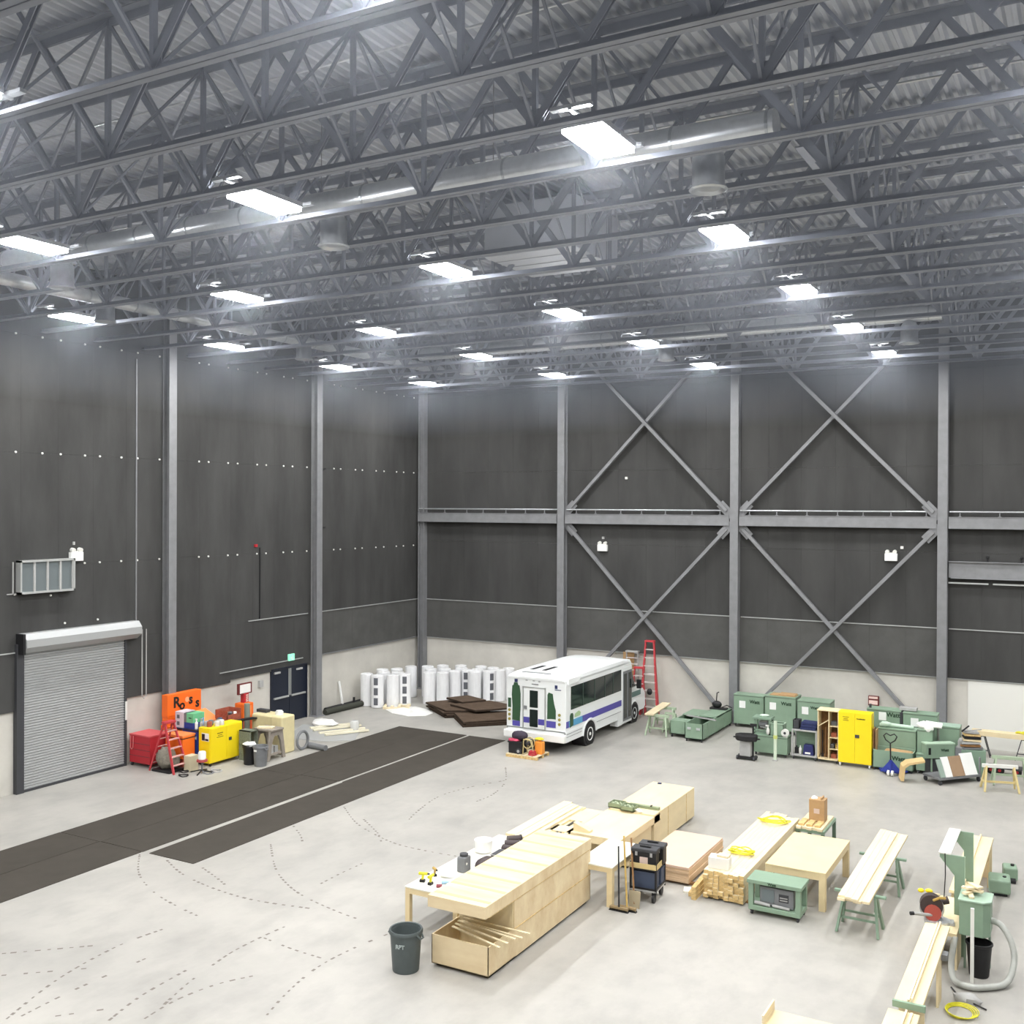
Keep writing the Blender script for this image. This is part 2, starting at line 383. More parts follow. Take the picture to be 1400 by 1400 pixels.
# roller shutter door
d1 = bpy.data.objects.new('door_1', None); COL.objects.link(d1); d1.location = (.02, -20.65, 0); d1['kind'] = 'structure'
W1, H1 = 3.65, 4.2
pr = []; z = .06
while z < H1:
    pr += [(.07, z), (.10, z+.02), (.10, z+.055), (.07, z+.075)]; z += .08
n = len(pr); mb = MB(); mb.add([(p[0], 0, p[1]) for p in pr] + [(p[0], W1, p[1]) for p in pr], [(i, i+1, n+i+1, n+i) for i in range(n-1)])
obj('curtain', mb, SHUT, d1)
obj('bottom_bar', B(.06, .13, 0, W1, 0, .07), DGREY, d1)
obj('guide', B(0, .16, -.24, 0, 0, H1+.2), DGREY, d1); obj('guide', B(0, .14, W1, W1+.08, 0, H1), DGREY, d1)
mbh = MB().prism([(.0, 4.12), (.22, 4.12), (.45, 4.3), (.45, 4.52), (.3, 4.7), (0, 4.7)], 'y', -.12, W1+.42)
obj('hood', mbh, SHUT, d1, label='pale grey rolled hood above the shutter')
obj('hood_bracket', B(0, .4, -.2, -.12, 4.1, 4.7), BLACK, d1); obj('hood_bracket', B(0, .3, W1+.42, W1+.5, 4.2, 4.6), DGREY, d1)
obj('hoist_chain', MB().tube([(.3, W1+.55, 4.4), (.3, W1+.55, 2.2), (.3, W1+.62, 2.12), (.3, W1+.72, 2.2), (.3, W1+.72, 4.4)], .018, 6), LGREY, d1)
obj('lock_bar', B(.13, .18, W1+.0, W1+.06, 1.5, 2.1), WHITEM, d1)
# double doors
d2 = bpy.data.objects.new('door_2', None); COL.objects.link(d2); d2.location = (.0, -9.99, 0); d2['kind'] = 'structure'
for k in (0, 1):
    y0 = k*.985
    obj('door_leaf', B(.0, .06, y0+.01, y0+.975, .01, 2.12), NAVY, d2)
    obj('push_bar', B(.06, .13, y0+.08, y0+.9, 1.0, 1.06), PALETRIM, d2)
    obj('door_closer', B(.06, .12, y0+.1+.3*k, y0+.42+.3*k, 1.98, 2.05), LGREY, d2)
obj('centre_rod', B(.06, .1, .93, .96, 1.05, 2.1), PALETRIM, d2); obj('centre_rod', B(.06, .1, 1.02, 1.05, 1.05, 2.1), PALETRIM, d2)
obj('door_frame', B(0, .09, -.05, 0, 0, 2.18).b(0, .09, 1.97, 2.02, 0, 2.18).b(0, .09, -.05, 2.02, 2.13, 2.18), NAVY, d2)
solo('exit_sign', B(.07, .13, -.17, .17, 0, .26), mat('exit_green', (150, 230, 200), .5, emit=.5), 'pale green running-man exit sign above the navy double doors', 'sign', (0, -8.95, 2.4))
EX = bpy.data.objects['exit_sign']
mb = MB().b(.13, .135, -.02, .04, .05, .14).b(.13, .135, .02, .1, .03, .055).b(.13, .135, -.08, -.02, .1, .12); mb.cyl((.13, .05, .18), (.135, .05, .18), .025, n=8)
obj('running_figure', mb, WHITEP, EX)
solo('electrical_box', B(0, .12, -.12, .12, 0, .3), LGREY, 'grey electrical box on concrete wall left of navy doors', 'box', (0, -11.3, 1.5))
solo('electrical_box', B(0, .1, -.1, .1, 0, .25), LGREY, 'grey electrical box nearest the navy doors with a conduit', 'box', (0, -10.6, 1.6))
# glazed louvre unit high on the left wall
t = thing('louvre_unit', 'grey framed glazed unit high on left wall above the shutter', 'vent', (.07, -20.85, 5.86))
obj('frame', B(0, .22, 0, 1.86, 0, .06).b(0, .22, 0, 1.86, .93, .99).b(0, .22, 0, .05, 0, .99).b(0, .22, 1.81, 1.86, 0, .99), PALETRIM, t)
for k in range(4):
    y0 = .05 + k*.44
    obj('panel', B(.12, .15, y0+.01, y0+.43, .06, .93), TRANSL, t)
    obj('mullion', B(.15, .2, y0+.40, y0+.46, .06, .93), LGREY, t)
obj('side_bracket', B(0, .03, -.12, -.09, 0, .95).b(0, .03, -.3, 0, .0, .03), LGREY, t)
# cable tray stubs on column
for z in (6.98+.6, 9.98):
    obj('cable_stub', B(.07, .11, -7.35, -6.9, z, z+.05).b(.07, .3, -7.4, -7.3, z, z+.05), BLACK, WL)
# ------------------------------------------------------------------ roof joists
ZB, ZT = 13.63, 15.8
NX0, NS = 2.1, 3.13
nodes = [NX0 + NS*k for k in range(12)]
def cm(mb): return mb.mesh('part', STEELD)
mch = MB()
for s_ in (-1, 1):
    mch.b(.1, XR-.1, s_*.015 if s_ > 0 else -.11, .11 if s_ > 0 else -.015, 0, .014); mch.b(.1, XR-.1, s_*.015 - .006, s_*.015 + .006, 0, .11)
mct = MB()
for s_ in (-1, 1):
    mct.b(.1, XR-.1, s_*.015 if s_ > 0 else -.15, .15 if s_ > 0 else -.015, ZT-ZB, ZT-ZB+.016); mct.b(.1, XR-.1, s_*.015 - .006, s_*.015 + .006, ZT-ZB-.13, ZT-ZB)
me_b, me_t = cm(mch), cm(mct)
H = ZT-ZB
def dbl(p, q, w_): 
    mb = MB()
    for s_ in (-.03, .03): mb.bar((p[0], s_, p[1]), (q[0], s_, q[1]), .014, w_, (q[1]-p[1], 0, -(q[0]-p[0])))
    return mb
me_v = cm(MB().bar((0, 0, .05), (0, 0, H-.02), .07, .07))
me_dr = cm(dbl((0, .08), (NS/2, H-.05), .11)); me_dl = cm(dbl((0, .08), (-NS/2, H-.05), .11))
me_sr = cm(MB().bar((0, 0, H-.05), (NS*.25, 0, H*.5), .04, .05)); me_sl = cm(MB().bar((0, 0, H-.05), (-NS*.25, 0, H*.5), .04, .05))
me_x1 = cm(MB().bar((0, 0, .05), (0, 1.905, H-.05), .04, .04)); me_x2 = cm(MB().bar((0, 0, H-.05), (0, 1.905, .05), .04, .04))
me_g = cm(MB().b(-.14, .14, -.01, .01, .03, .3))
def joist():
    t = thing('roof_joist', 'long grey open-web roof joist', 'joist', (0, -.9525, ZB), 0, 'open-web steel roof joists spanning the hall')
    obj('bottom_chord', me_b, STEELD, t); obj('top_chord', me_t, STEELD, t)
    for x in nodes:
        if x > XR-1: continue
        for nm, me in (('vertical_web', me_v), ('diagonal_web', me_dr), ('diagonal_web', me_dl), ('secondary_web', me_sr), ('secondary_web', me_sl), ('cross_bridging', me_x1), ('cross_bridging', me_x2), ('gusset_plate', me_g)):
            obj(nm, me, STEELD, t, loc=(x, 0, 0))
    return t
j0 = joist(); JY = [-(.9525 + 1.905*k) for k in range(22)]
for c in [c for c in bpy.data.objects if c.parent == j0 and c.name.startswith('cross_bridging')]: c.location.y = 0
kids = [c for c in bpy.data.objects if c.parent == j0]
ORD = ['nearest the back wall', 'second', 'third', 'fourth', 'fifth', 'sixth', 'seventh', 'eighth', 'ninth', 'tenth', 'eleventh', 'twelfth', 'thirteenth', 'fourteenth', 'fifteenth', 'sixteenth', 'seventeenth', 'eighteenth', 'nineteenth', 'twentieth', 'twenty-first', 'twenty-second']
j0['label'] = 'grey open-web roof joist nearest the back wall'
for k in range(1, 22):
    r = j0.copy(); COL.objects.link(r); r.location.y = JY[k]
    r['label'] = 'grey open-web roof joist, %s counting forward from the back wall' % ORD[k]
    for ch in kids:
        c = ch.copy(); COL.objects.link(c); c.parent = r
for c in kids:
    if c.name.startswith('cross_bridging'): bpy.data.objects.remove(c)
# girder along y, plenum box, flat ducts
t = thing('roof_girder', 'dark steel girder crossing the joists at right', 'beam', (22.9, -21, 15.1))
obj('flange', B(-.16, .16, 0, 20.8, 0, .03).b(-.16, .16, 0, 20.8, .62, .65), STEELD, t); obj('web_plate', B(-.02, .02, 0, 20.8, .03, .62), STEELD, t)
t = thing('air_plenum', 'grey sheet-metal air box hanging high among the joists', 'duct', (14.9, -19.0, 14.4))
obj('casing', B(0, 2.4, 0, 2.4, 0, 1.2), DECK, t, bev=.02)
for k in range(3): obj('seam', B(-.01, 2.41, .5+.6*k, .53+.6*k, -.01, 1.2), STEELD, t)
# round ducts
def duct(label, p, q, r, cap=True, n=20):
    p = Vector(p); q = Vector(q); L = (q-p).length; d = (q-p)/L
    t = thing('round_duct', label, 'duct', tuple(p))
    obj('duct_body', MB().cyl((0,0,0), tuple(d*L), r, n=n), GALVL, t, smooth=True)
    k = int(L/1.5)
    rm = MB().cyl(tuple(-d*.02), tuple(d*.02), r+.012, n=n)
    me = rm.mesh('seam', GALV)
    for i in range(k+1): obj('seam', me, GALV, t, loc=tuple(d*(.1+i*1.5)))
    hm = MB().bar((0,0,r), (0,0,15.9-p.z), .012, .012).mesh('hanger', STEEL)
    for i in range(int(L/3.8)): obj('hanger', hm, STEEL, t, loc=tuple(d*(1.9+i*3.8)))
    return t
duct('long round galvanised duct among the joists in front, middle of the roof', (5.2, -24.7, 14.22), (23.4, -24.7, 14.22), .24)
duct('long round galvanised duct far back near the back wall', (5.2, -7.5, 14.25), (23.66, -7.5, 14.25), .23)
duct('round galvanised duct running along the left wall up to the far corner', (4.5, -34, 13.98), (4.5, -5, 13.98), .17)
def diffuser(x, y, zd, label):
    t = thing('air_diffuser', label, 'diffuser', (x, y, 13.4), 0, None)
    obj('drum', MB().lathe([(.25, .5), (.25, .08), (.30, .0), (.26, -.02), (.2, .03)], cap0=True, cap1=True), GALV, t, smooth=True)
    obj('neck', MB().cyl((0,0,.5), (0,0,zd-13.4), .16, .14, 16), GALV, t, smooth=True)
    obj('collar', MB().lathe([(.25, .5), (.17, .62)], cap0=False), GALV, t, smooth=True)
    return t
diffuser(22.35, -24.7, 14.1, 'drum air diffuser under the front duct, rightmost')
diffuser(15.0, -24.7, 14.1, 'drum air diffuser under the middle of the front duct')
diffuser(7.2, -24.7, 14.1, 'drum air diffuser under the left end of the front duct')
diffuser(4.45, -21.3, 13.9, 'drum air diffuser under the left duct nearest the camera')
diffuser(4.45, -13.3, 13.9, 'drum air diffuser under the left duct near the far corner')
diffuser(7.3, -7.5, 14.1, 'drum air diffuser under the left end of the back duct')
diffuser(15.1, -7.5, 14.1, 'drum air diffuser under the middle of the back duct')
diffuser(22.75, -7.5, 14.1, 'drum air diffuser under the right end of the back duct')
for y, lab in ((-27.0, 'near'), (-21.8, 'middle'), (-16.2, 'third'), (-10.5, 'far')):
    solo('sprinkler_pipe', MB().cyl((0,0,0), (36.5,0,0), .022, n=8), GALVL, 'thin pale pipe just under the roof deck, %s one' % lab, 'pipe', (1, y, 15.62))
# lamps
lm = MB().b(-.29, .29, -.6, -.02, -.07, 0).b(-.29, .29, .02, .6, -.07, 0).mesh('diffuser', LAMPM)
hm_ = MB().b(-.31, .31, -.62, .62, 0.005, .09).mesh('housing', GALVL)
bm_ = MB().b(-.3, .3, -.95, -.85, .12, .17).b(-.3, .3, .85, .95, .12, .17).b(-.03, .03, -.95, .95, .09, .12).mesh('mounting_bar', GALVL)
LX = [2.75, 8.9, 15.1, 21.4, 27.6, 33.8]; LY = [-3.81, -9.53, -15.24, -20.96, -26.67, -32.39, -38.1, -43.8]
XN = ['along the left wall', 'second column from the left wall', 'third column from the left wall', 'fourth column from the left wall', 'fifth column from the left wall', 'far right column']
YN = ['row nearest the back wall', 'second row from the back', 'third row from the back', 'fourth row from the back', 'fifth row from the back', 'sixth row from the back', 'row above the camera', 'row behind the camera']
for i, x in enumerate(LX):
    for j, y in enumerate(LY):
        t = thing('high_bay_lamp', 'glowing rectangular high bay lamp, %s, %s' % (XN[i], YN[j]), 'lamp', (x, y, 13.74), 0, 'high bay lamps under the roof')
        obj('housing', hm_, GALVL, t); obj('diffuser', lm, LAMPM, t); obj('mounting_bar', bm_, GALVL, t)
        ld = bpy.data.lights.new('lamp_light', 'AREA'); ld.shape = 'RECTANGLE'; ld.size = .56; ld.size_y = 1.16
        ld.energy = LAMP_W; ld.color = (1.0, .985, .95)
        lo = bpy.data.objects.new('lamp_light', ld); COL.objects.link(lo); lo.parent = t; lo.location = (0, 0, -.085)
#@@OBJECTS
# ================================================================== FLOOR MARKS AND MATTING
FL = bpy.data.objects['floor']
TR = [[(7.4,-22.66),(8.43,-23.57),(9.55,-24.17),(10.52,-24.48),(11.62,-24.71)],[(8.29,-22.62),(9.27,-23.08),(10.29,-23.34),(11.29,-23.46),(12.1,-23.43),(13.21,-23.21)],
[(9.39,-22.56),(10.18,-22.88),(10.68,-23.11)],[(9.62,-20.49),(10.87,-21.7),(11.81,-22.36),(12.67,-22.76),(13.79,-23.05),(14.57,-23.17)],
[(15.44,-23.31),(15.22,-24.38),(15.17,-25.34),(15.36,-26.35),(15.67,-27.3)],[(13.94,-28.23),(13.89,-27.5),(14.06,-26.72),(14.4,-26.13)],
[(13.48,-28.55),(13.25,-27.69),(13.17,-26.56)],[(13.84,-27.71),(13.57,-26.87),(13.41,-26.08),(13.33,-25.54),(13.34,-24.76),(13.4,-24.15)],
[(13.39,-24.81),(14.25,-24.93),(14.98,-24.96)],[(9.6,-27.84),(10.17,-27.32),(10.82,-26.72)],[(10.43,-28.41),(10.99,-27.92),(11.55,-27.43)],
[(11.98,-29.36),(11.45,-27.96),(11.24,-26.52),(11.37,-25.49)],[(12.1,-29.18),(12.06,-28.13),(12.14,-26.6)],[(12.56,-28.91),(13.11,-28.31)],
[(9.17,-17.02),(10.34,-17.99),(11.36,-18.54),(12.36,-18.9),(13.35,-18.96),(14.17,-18.91)],[(10.92,-10.88),(11.8,-12.44),(12.17,-13.82),(12.13,-14.71)],
[(11.72,-12.29),(11.18,-13.48),(10.92,-14.81),(11.21,-16.32),(11.5,-17.23)],[(9.11,-19.07),(9.85,-19.62),(10.19,-19.96)],
[(10.36,-17.67),(11.46,-18.48),(11.91,-18.96)],[(12.48,-22.02),(12.45,-21.24),(12.48,-20.43)]]
def crom(p, st):
    out = []; P_ = [p[0]] + p + [p[-1]]
    for i in range(1, len(P_)-2):
        a, b, c, d = [Vector((*q, 0)) for q in P_[i-1:i+3]]; k = max(1, int((c-b).length/st))
        for j in range(k):
            t = j/k; out.append(.5*((2*b) + (c-a)*t + (2*a-5*b+4*c-d)*t*t + (3*b-a-3*c+d)*t**3))
    return out + [Vector((*p[-1], 0))]
def marks(ids, name, rgb):
    mb = MB()
    for i in ids:
        pts = crom(TR[i], .17)
        for a, b in zip(pts, pts[1:]):
            d = (b-a); 
            if d.length < .02 or random.random() < .12: continue
            d.normalize(); n_ = Vector((-d.y, d.x, 0)); c = (a+b)/2; L_ = random.uniform(.03, .055); W_ = random.uniform(.016, .03)
            mb.add([(*(c-d*L_-n_*W_)[:2], .002), (*(c+d*L_-n_*W_)[:2], .002), (*(c+d*L_+n_*W_)[:2], .002), (*(c-d*L_+n_*W_)[:2], .002)], [(0,1,2,3)])
    return obj(name, mb, mat(name, rgb, .8), FL, kind='stuff')
marks([0,1,3,4,5,7,14], 'tyre_marks', (122, 116, 109)); marks([2,6,8,9,10,11,12,13,15,16,17,18,19], 'tyre_marks', (152, 147, 139))
mats_ = [(4.30,5.835,-15.1,-7.55,'outer strip by the left wall, far end'), (4.30,5.83,-22.52,-15.12,'outer strip by the left wall, middle length'), (4.30,5.785,-30.0,-22.54,'outer strip by the left wall, near length'),
         (5.85,7.36,-15.0,-7.55,'middle strip, far end'), (5.84,7.33,-22.5,-15.03,'middle strip, middle length'), (5.80,7.32,-30.0,-22.53,'middle strip, near length cut off at frame edge'),
         (7.50,9.02,-15.0,-7.58,'inner strip nearest the bus, far end'), (7.56,9.04,-22.5,-15.0,'inner strip, end pointing at the tyre tracks')]
for x0, x1, y0, y1, lab in mats_:
    solo('floor_mat', B(0, x1-x0, 0, y1-y0, 0, .016), MATB, 'black rubber floor matting, ' + lab, 'mat', (x0, y0, 0), rz=random.uniform(-.002, .002))

# ================================================================== BUS
def wheel(parent, x, y, r, w_, hubm, side=1):
    t = obj('wheel', MB().lathe([(r*.62, -w_/2), (r*.93, -w_/2), (r, -w_*.35), (r, w_*.35), (r*.93, w_/2), (r*.62, w_/2)], n=28, cap0=True, cap1=True), RUBBER, parent, loc=(x, y, r), rot=(0, PI/2*side, 0), smooth=True)
    obj('hub', MB().lathe([(r*.6, w_/2-.02), (r*.6, w_/2+.012), (r*.54, w_/2+.012), (r*.46, w_/2-.02), (r*.16, w_/2-.01), (r*.13, w_/2+.02)], n=24, cap0=True, cap1=True), hubm, t, smooth=True)
    return t
bus = thing('shuttle_bus', 'white shuttle bus with dark green and violet vinyl patches, rear door facing the camera', 'bus', (10.76, -8.5, 0))
W_ = 1.16; LB = 5.75
mb = MB()
sec = [(-W_, .74), (-W_, 2.42), (-W_*.94, 2.56), (W_*.94, 2.56), (W_, 2.42), (W_, .74)]
mb.prism(sec, 'y', 0, LB); obj('body', mb, BUSW, bus, bev=.02)
mb = MB()
for s_ in (-1, 1):
    x0, x1 = (W_-.06, W_+.005) if s_ > 0 else (-W_-.005, -W_+.06)
    mb.b(x0, x1, 0, 1.38, .42, .80); mb.b(x0, x1, 2.42, 4.7, .42, .80)
mb.b(-W_, W_, 0, .08, .46, .8); obj('skirt', mb, BUSW, bus, bev=.012)
# domed roof
ys = [-.03, .12, .5, 2, 4.2, 4.9, 5.35, 5.7, 5.9]; hs = [.0, .09, .15, .17, .17, .14, .04, -.14, -.34]; ws = [.97, 1, 1.02, 1.02, 1.02, 1.02, 1.0, .97, .93]
vs = []; fs = []; na = 11
for y, h, w2 in zip(ys, hs, ws):
    for i in range(na):
        a = PI*i/(na-1); cx_ = -math.cos(a); vs.append((W_*w2*(abs(cx_)**.6)*(1 if cx_ > 0 else -1), y, 2.50 + (h+.08)*math.sin(a)**.6 if h > -.08 else 2.50 + (h+.08)))
for j in range(len(ys)-1):
    for i in range(na-1): fs.append((j*na+i, j*na+i+1, (j+1)*na+i+1, (j+1)*na+i))
fs.append(tuple(range(na)))
obj('roof', MB().add(vs, fs), BUSW, bus, smooth=True)
hq = obj('roof_hatch', B(-.62, .42, .25, 1.6, 2.68, 2.77), BUSW, bus, bev=.03)
obj('vent_slot', B(-.46, -.30, .4, 1.35, 2.765, 2.776), BLACK, hq); obj('vent_slot', B(.02, .18, .4, 1.35, 2.765, 2.776), BLACK, hq); obj('hatch_seam', B(-.66, .46, .21, 1.64, 2.655, 2.695), MGREY, hq)
obj('side_vent_box', B(W_-.18, W_+.05, .12, 1.05, 2.38, 2.6), BUSW, bus, bev=.02)
# rear face
rd = obj('rear_door', B(-.47, .36, -.03, 0, .80, 2.22), BUSW, bus, bev=.012)
mb = MB().b(-.5, .39, -.045, -.0, 2.2, 2.24).b(-.5, .39, -.045, 0, .78, .81).b(-.51, -.475, -.045, 0, .78, 2.24).b(.36, .395, -.045, 0, .78, 2.24); obj('door_frame', mb, PALETRIM, rd)
for z0, z1 in ((1.53, 2.12), (.86, 1.46)):
    obj('door_glass', B(-.22, .1, -.05, -.03, z0, z1), GLASS, rd, bev=.03)
obj('door_handle', B(-.44, -.33, -.06, -.03, 1.45, 1.57), MGREY, rd)
vv = [(-.93,1.02),(-.92,1.5),(-.95,1.9),(-.93,2.22),(-.88,2.25),(-.86,2.34),(-.72,2.34),(-.7,2.26),(-.64,2.24),(-.6,1.95),(-.6,1.5),(-.62,1.1),(-.62,1.0)]
obj('vinyl_patch', MB().prism(vv, 'y', -.012, 0), BUSG, bus, label='tall dark green vinyl patch left of the rear door')
vv = [(.45,1.18),(.46,2.02),(.5,2.1),(.66,2.06),(.68,1.9),(.72,1.7),(.78,1.5),(.78,1.2),(.62,1.2)]
obj('vinyl_patch', MB().prism(vv, 'y', -.012, 0), BUSG, bus, label='shorter green vinyl patch right of the rear door')
mb = B(-.92, -.62, -.014, 0, .82, 1.0).b(-.46, -.23, -.034, -.03, .98, 1.18).b(.11, .35, -.034, -.03, .95, 1.15).b(.42, .78, -.012, 0, .90, 1.12); obj('violet_stripe', mb, BUSV, bus)
for x in (-1.04, .92):
    for z in (1.36, 1.2, 1.04): obj('tail_light', MB().cyl((x, .0, z), (x, -.025, z), .05, n=12), mat('tail_amber', (150, 140, 70), .4), bus)
obj('vinyl_patch', B(-1.1, -.98, -.01, 0, 1.45, 1.78), BUSG, bus, label='small green square at the left rear corner')
obj('marker_plate', B(-.16, .1, -.015, 0, 2.32, 2.35).b(-.4, -.32, -.02, 0, 2.44, 2.46).b(-.12, -.04, -.02, 0, 2.44, 2.46).b(.1, .18, -.02, 0, 2.43, 2.45), MGREY, bus)
lg = obj('emblem', B(.74, .84, -.012, 0, 2.25, 2.37).b(.74, .98, -.012, 0, 2.2, 2.225), NAVYB, bus); 
obj('emblem', B(-.84, -.72, -.014, 0, 2.35, 2.46), NAVYB, bus)
obj('rear_bumper', B(-W_-.03, W_+.03, -.18, .02, .44, .70), WHITEP, bus, bev=.03)
# right side
obj('side_window', B(W_, W_+.015, .38, 4.72, 1.50, 2.30), GLASS, bus, bev=.01)
mb = MB()
for y in (1.32, 2.3, 3.2, 3.95): mb.b(W_+.012, W_+.028, y-.02, y+.02, 1.5, 2.3)
obj('window_pillar', mb, mat('window_rubber', (58, 74, 66), .4), bus)
obj('side_window', B(-W_-.015, -W_, .38, 4.72, 1.50, 2.30), GLASS, bus)
obj('violet_stripe', B(W_, W_+.012, 1.3, 4.75, .92, 1.14), BUSV, bus)
obj('light_blue_stripe', B(W_, W_+.012, .25, 1.3, .92, 1.14), BUSC, bus)
obj('violet_stripe', B(W_, W_+.013, .03, .22, .92, 1.14), BUSV, bus)
obj('vinyl_patch', MB().prism([(.3,.9),(.3,1.3),(.36,1.38),(.5,1.38),(.56,1.3),(.56,.95)], 'x', W_+.01, W_+.02), BUSG, bus, label='small dark green patch low on the side')
obj('vinyl_patch', MB().prism([(.66,1.2),(.7,1.32),(1.0,1.38),(1.15,1.3),(1.1,1.2)], 'x', W_+.01, W_+.02), mat('pale_green_vinyl', (170, 196, 150), .5), bus, label='faint pale green patch under the window')
obj('body_line', B(W_, W_+.014, .05, 1.3, .70, .715).b(W_, W_+.014, .05, 1.25, .60, .612).b(W_, W_+.014, 2.5, 4.7, .70, .715), MGREY, bus)
wr = 1.9
mb = MB(); mb.tube([(W_+.0, wr+.56*math.cos(a), .42+.5*math.sin(a)) for a in [PI*i/14 for i in range(15)]], .05, 8); obj('wheel_arch', mb, BUSW, bus, smooth=True)
obj('wheel_well', MB().cyl((W_-.5, wr, .42), (W_+.006, wr, .42), .5, n=28), BLACK, bus)
wheel(bus, W_-.10, wr, .40, .26, WHITEP); wheel(bus, -W_+.10, wr, .40, .26, WHITEP, -1)
# passenger door
pd = obj('passenger_door', B(W_-.25, W_+.02, 4.78, 5.74, .2, 2.34), BUSW, bus, bev=.01)
for k in range(2):
    y0 = 4.87 + k*.43
    obj('door_leaf', B(W_+.02, W_+.035, y0, y0+.4, .3, 2.2), MGREY, pd); obj('door_glass', B(W_+.035, W_+.045, y0+.06, y0+.34, .4, 2.1), GLASS, pd)
obj('step_skirt', B(W_-.3, W_+.012, 4.4, 4.82, .18, .74), BUSW, bus)
# cab
cabp = [(5.7,.38),(5.7,2.28),(5.95,2.18),(6.42,1.42),(7.2,1.22),(7.42,1.02),(7.45,.5),(7.3,.38)]
obj('cab', MB().prism(cabp, 'x', -W_+.12, W_-.10), BUSW, bus, bev=.04)
obj('windscreen', MB().prism([(5.99,2.12),(6.42,1.45),(6.46,1.47),(6.02,2.15)], 'x', -W_+.2, W_-.18), GLASS, bus)
obj('cab_window', MB().prism([(5.78,1.42),(5.78,2.08),(5.96,2.06),(6.32,1.42)], 'x', W_-.10, W_-.08), GLASS, bus)
obj('violet_stripe', B(W_-.10, W_-.085, 5.8, 6.9, 1.02, 1.22), mat('grey_green_stripe', (96, 122, 118), .5), bus)
obj('wheel_well', MB().cyl((W_-.4, 6.25, .38), (W_-.09, 6.25, .38), .44, n=24), BLACK, bus)
mb = MB(); mb.tube([(W_-.1, 6.25+.47*math.cos(a), .38+.47*math.sin(a)) for a in [PI*i/14 for i in range(15)]], .035, 8); obj('wheel_arch', mb, BUSW, bus, smooth=True)
wheel(bus, W_-.19, 6.25, .38, .22, GALVL); wheel(bus, -W_+.19, 6.25, .38, .22, GALVL, -1)
obj('front_bumper', B(-.95, .95, 7.42, 7.55, .4, .62), DGREY, bus, bev=.02)
obj('mirror', B(W_+.1, W_+.28, 6.0, 6.1, 1.4, 1.75), BLACK, bus, bev=.02)
obj('mirror_arm', MB().bar((W_-.1, 6.1, 1.5), (W_+.2, 6.05, 1.55), .03, .03), BLACK, bus)
obj('underbody', B(-W_+.1, W_-.3, .3, 7.2, .34, .74), BLACK, bus)

# ================================================================== HELPERS FOR KINDS
def castors(t, x0, x1, y0, y1, h=.1, mt=None):
    me = MB().cyl((-.02,0,h*.45), (.02,0,h*.45), h*.45, n=12).b(-.035,.035,-.02,.02,h*.7,h).mesh('castor', mt or DGREY)
    for x in (x0+.06, x1-.06):
        for y in (y0+.06, y1-.06): obj('castor', me, DGREY, t, loc=(x, y, 0))
def case(name, lab, cat, x0, x1, y0, y1, z0, z1, ma=GREEN, letters=None, paper=None, lidm=None, cast=True, handles=False, grp=None):
    t = thing(name, lab, cat, (x0, y0, z0 - (.1 if cast else 0)), 0, grp); w_, d_, b_ = x1-x0, y1-y0, (.1 if cast else 0); h = z1-z0+b_
    if cast: castors(t, 0, w_, 0, d_)
    obj('body', B(0, w_, 0, d_, b_, h-.05), ma, t, bev=.008)
    obj('lid', B(-.008, w_+.008, -.008, d_+.008, h-.05, h), lidm or ma, t, bev=.008)
    obj('seam', B(-.004, w_+.004, -.004, d_+.004, h-.062, h-.052), DGREY, t)
    if paper: obj('paper_label', B(paper[0], paper[0]+.24, -.006, 0, paper[1], paper[1]+.27), WHITEP, t, label='pale paper sheet')
    if letters: lettering('Watt', letters[2], GREEND, t, (letters[0], -.006, letters[1]), (PI/2, 0, 0), label='dark green stencilled letters')
    if handles:
        for zz in (.3, ): obj('handle', MB().tube([(w_*.3, -.0, h*.62), (w_*.3, -.04, h*.62), (w_*.55, -.04, h*.62), (w_*.55, 0, h*.62)], .012, 6), GALVL, t)
    return t
# ------------------------------------------------------------------ right wall of green cases
case('green_case', 'tall green flight case leftmost in the cabinet row, beside the steel column', 'case', 15.45, 16.62, -.98, -.45, .14, 1.28, letters=(.82, .98, .18), paper=(.22, .72))
case('green_case', 'tall green flight case with a tan sheet on top, second of the cabinet row', 'case', 16.80, 17.95, -1.45, -.62, .14, 1.42, letters=(.8, 1.12, .18), paper=(.18, .86))
solo('board_sheet', B(0, .95, 0, .5, 0, .03).b(.3, .9, .1, .6, .03, .05), CARD, 'thin tan boards lying on top of the second green case', 'board', (16.95, -1.35, 1.42), bev=.004)
case('green_case', 'green flight case with paper label behind the blue folded cloth', 'case', 18.08, 19.25, -1.7, -.9, .14, 1.40, letters=(.62, 1.12, .14), paper=(.16, .86))
case('green_chest', 'low green chest on castors behind the white pipe stand', 'chest', 17.44, 18.58, -5.1, -4.55, .12, .72, grp=None)
t = thing('bench_machine', 'small open green machine frame on top of the low green chest', 'machine', (17.40, -5.02, .72))
obj('frame_post', B(0, .06, 0, .06, 0, .5), GREENM, t); 
for x, y in ((.52, 0), (0, .36), (.52, .36)): obj('frame_post', B(x, x+.06, y, y+.06, 0, .5), GREENM, t)
obj('top_plate', B(-.03, .61, -.03, .45, .5, .58), GREENM, t, bev=.01); obj('bottom_rail', B(0, .58, 0, .42, 0, .06), GREENM, t); obj('bottom_rail', B(0, .58, 0, .03, .12, .16), GREENM, t)
obj('motor', MB().cyl((.15, .22, .32), (.44, .22, .32), .11, n=16), MGREY, t, smooth=True); obj('motor_cover', B(.18, .45, .15, .3, .2, .44), LGREY, t)
solo('white_dish', MB().lathe([(.13, 0), (.16, .03), (.16, .05), (.1, .05)], cap1=True, n=18), mat('pale_mint', (206, 224, 208), .5), 'pale round dish on the small green machine frame', 'dish', (17.72, -4.8, 1.30), smooth=True)
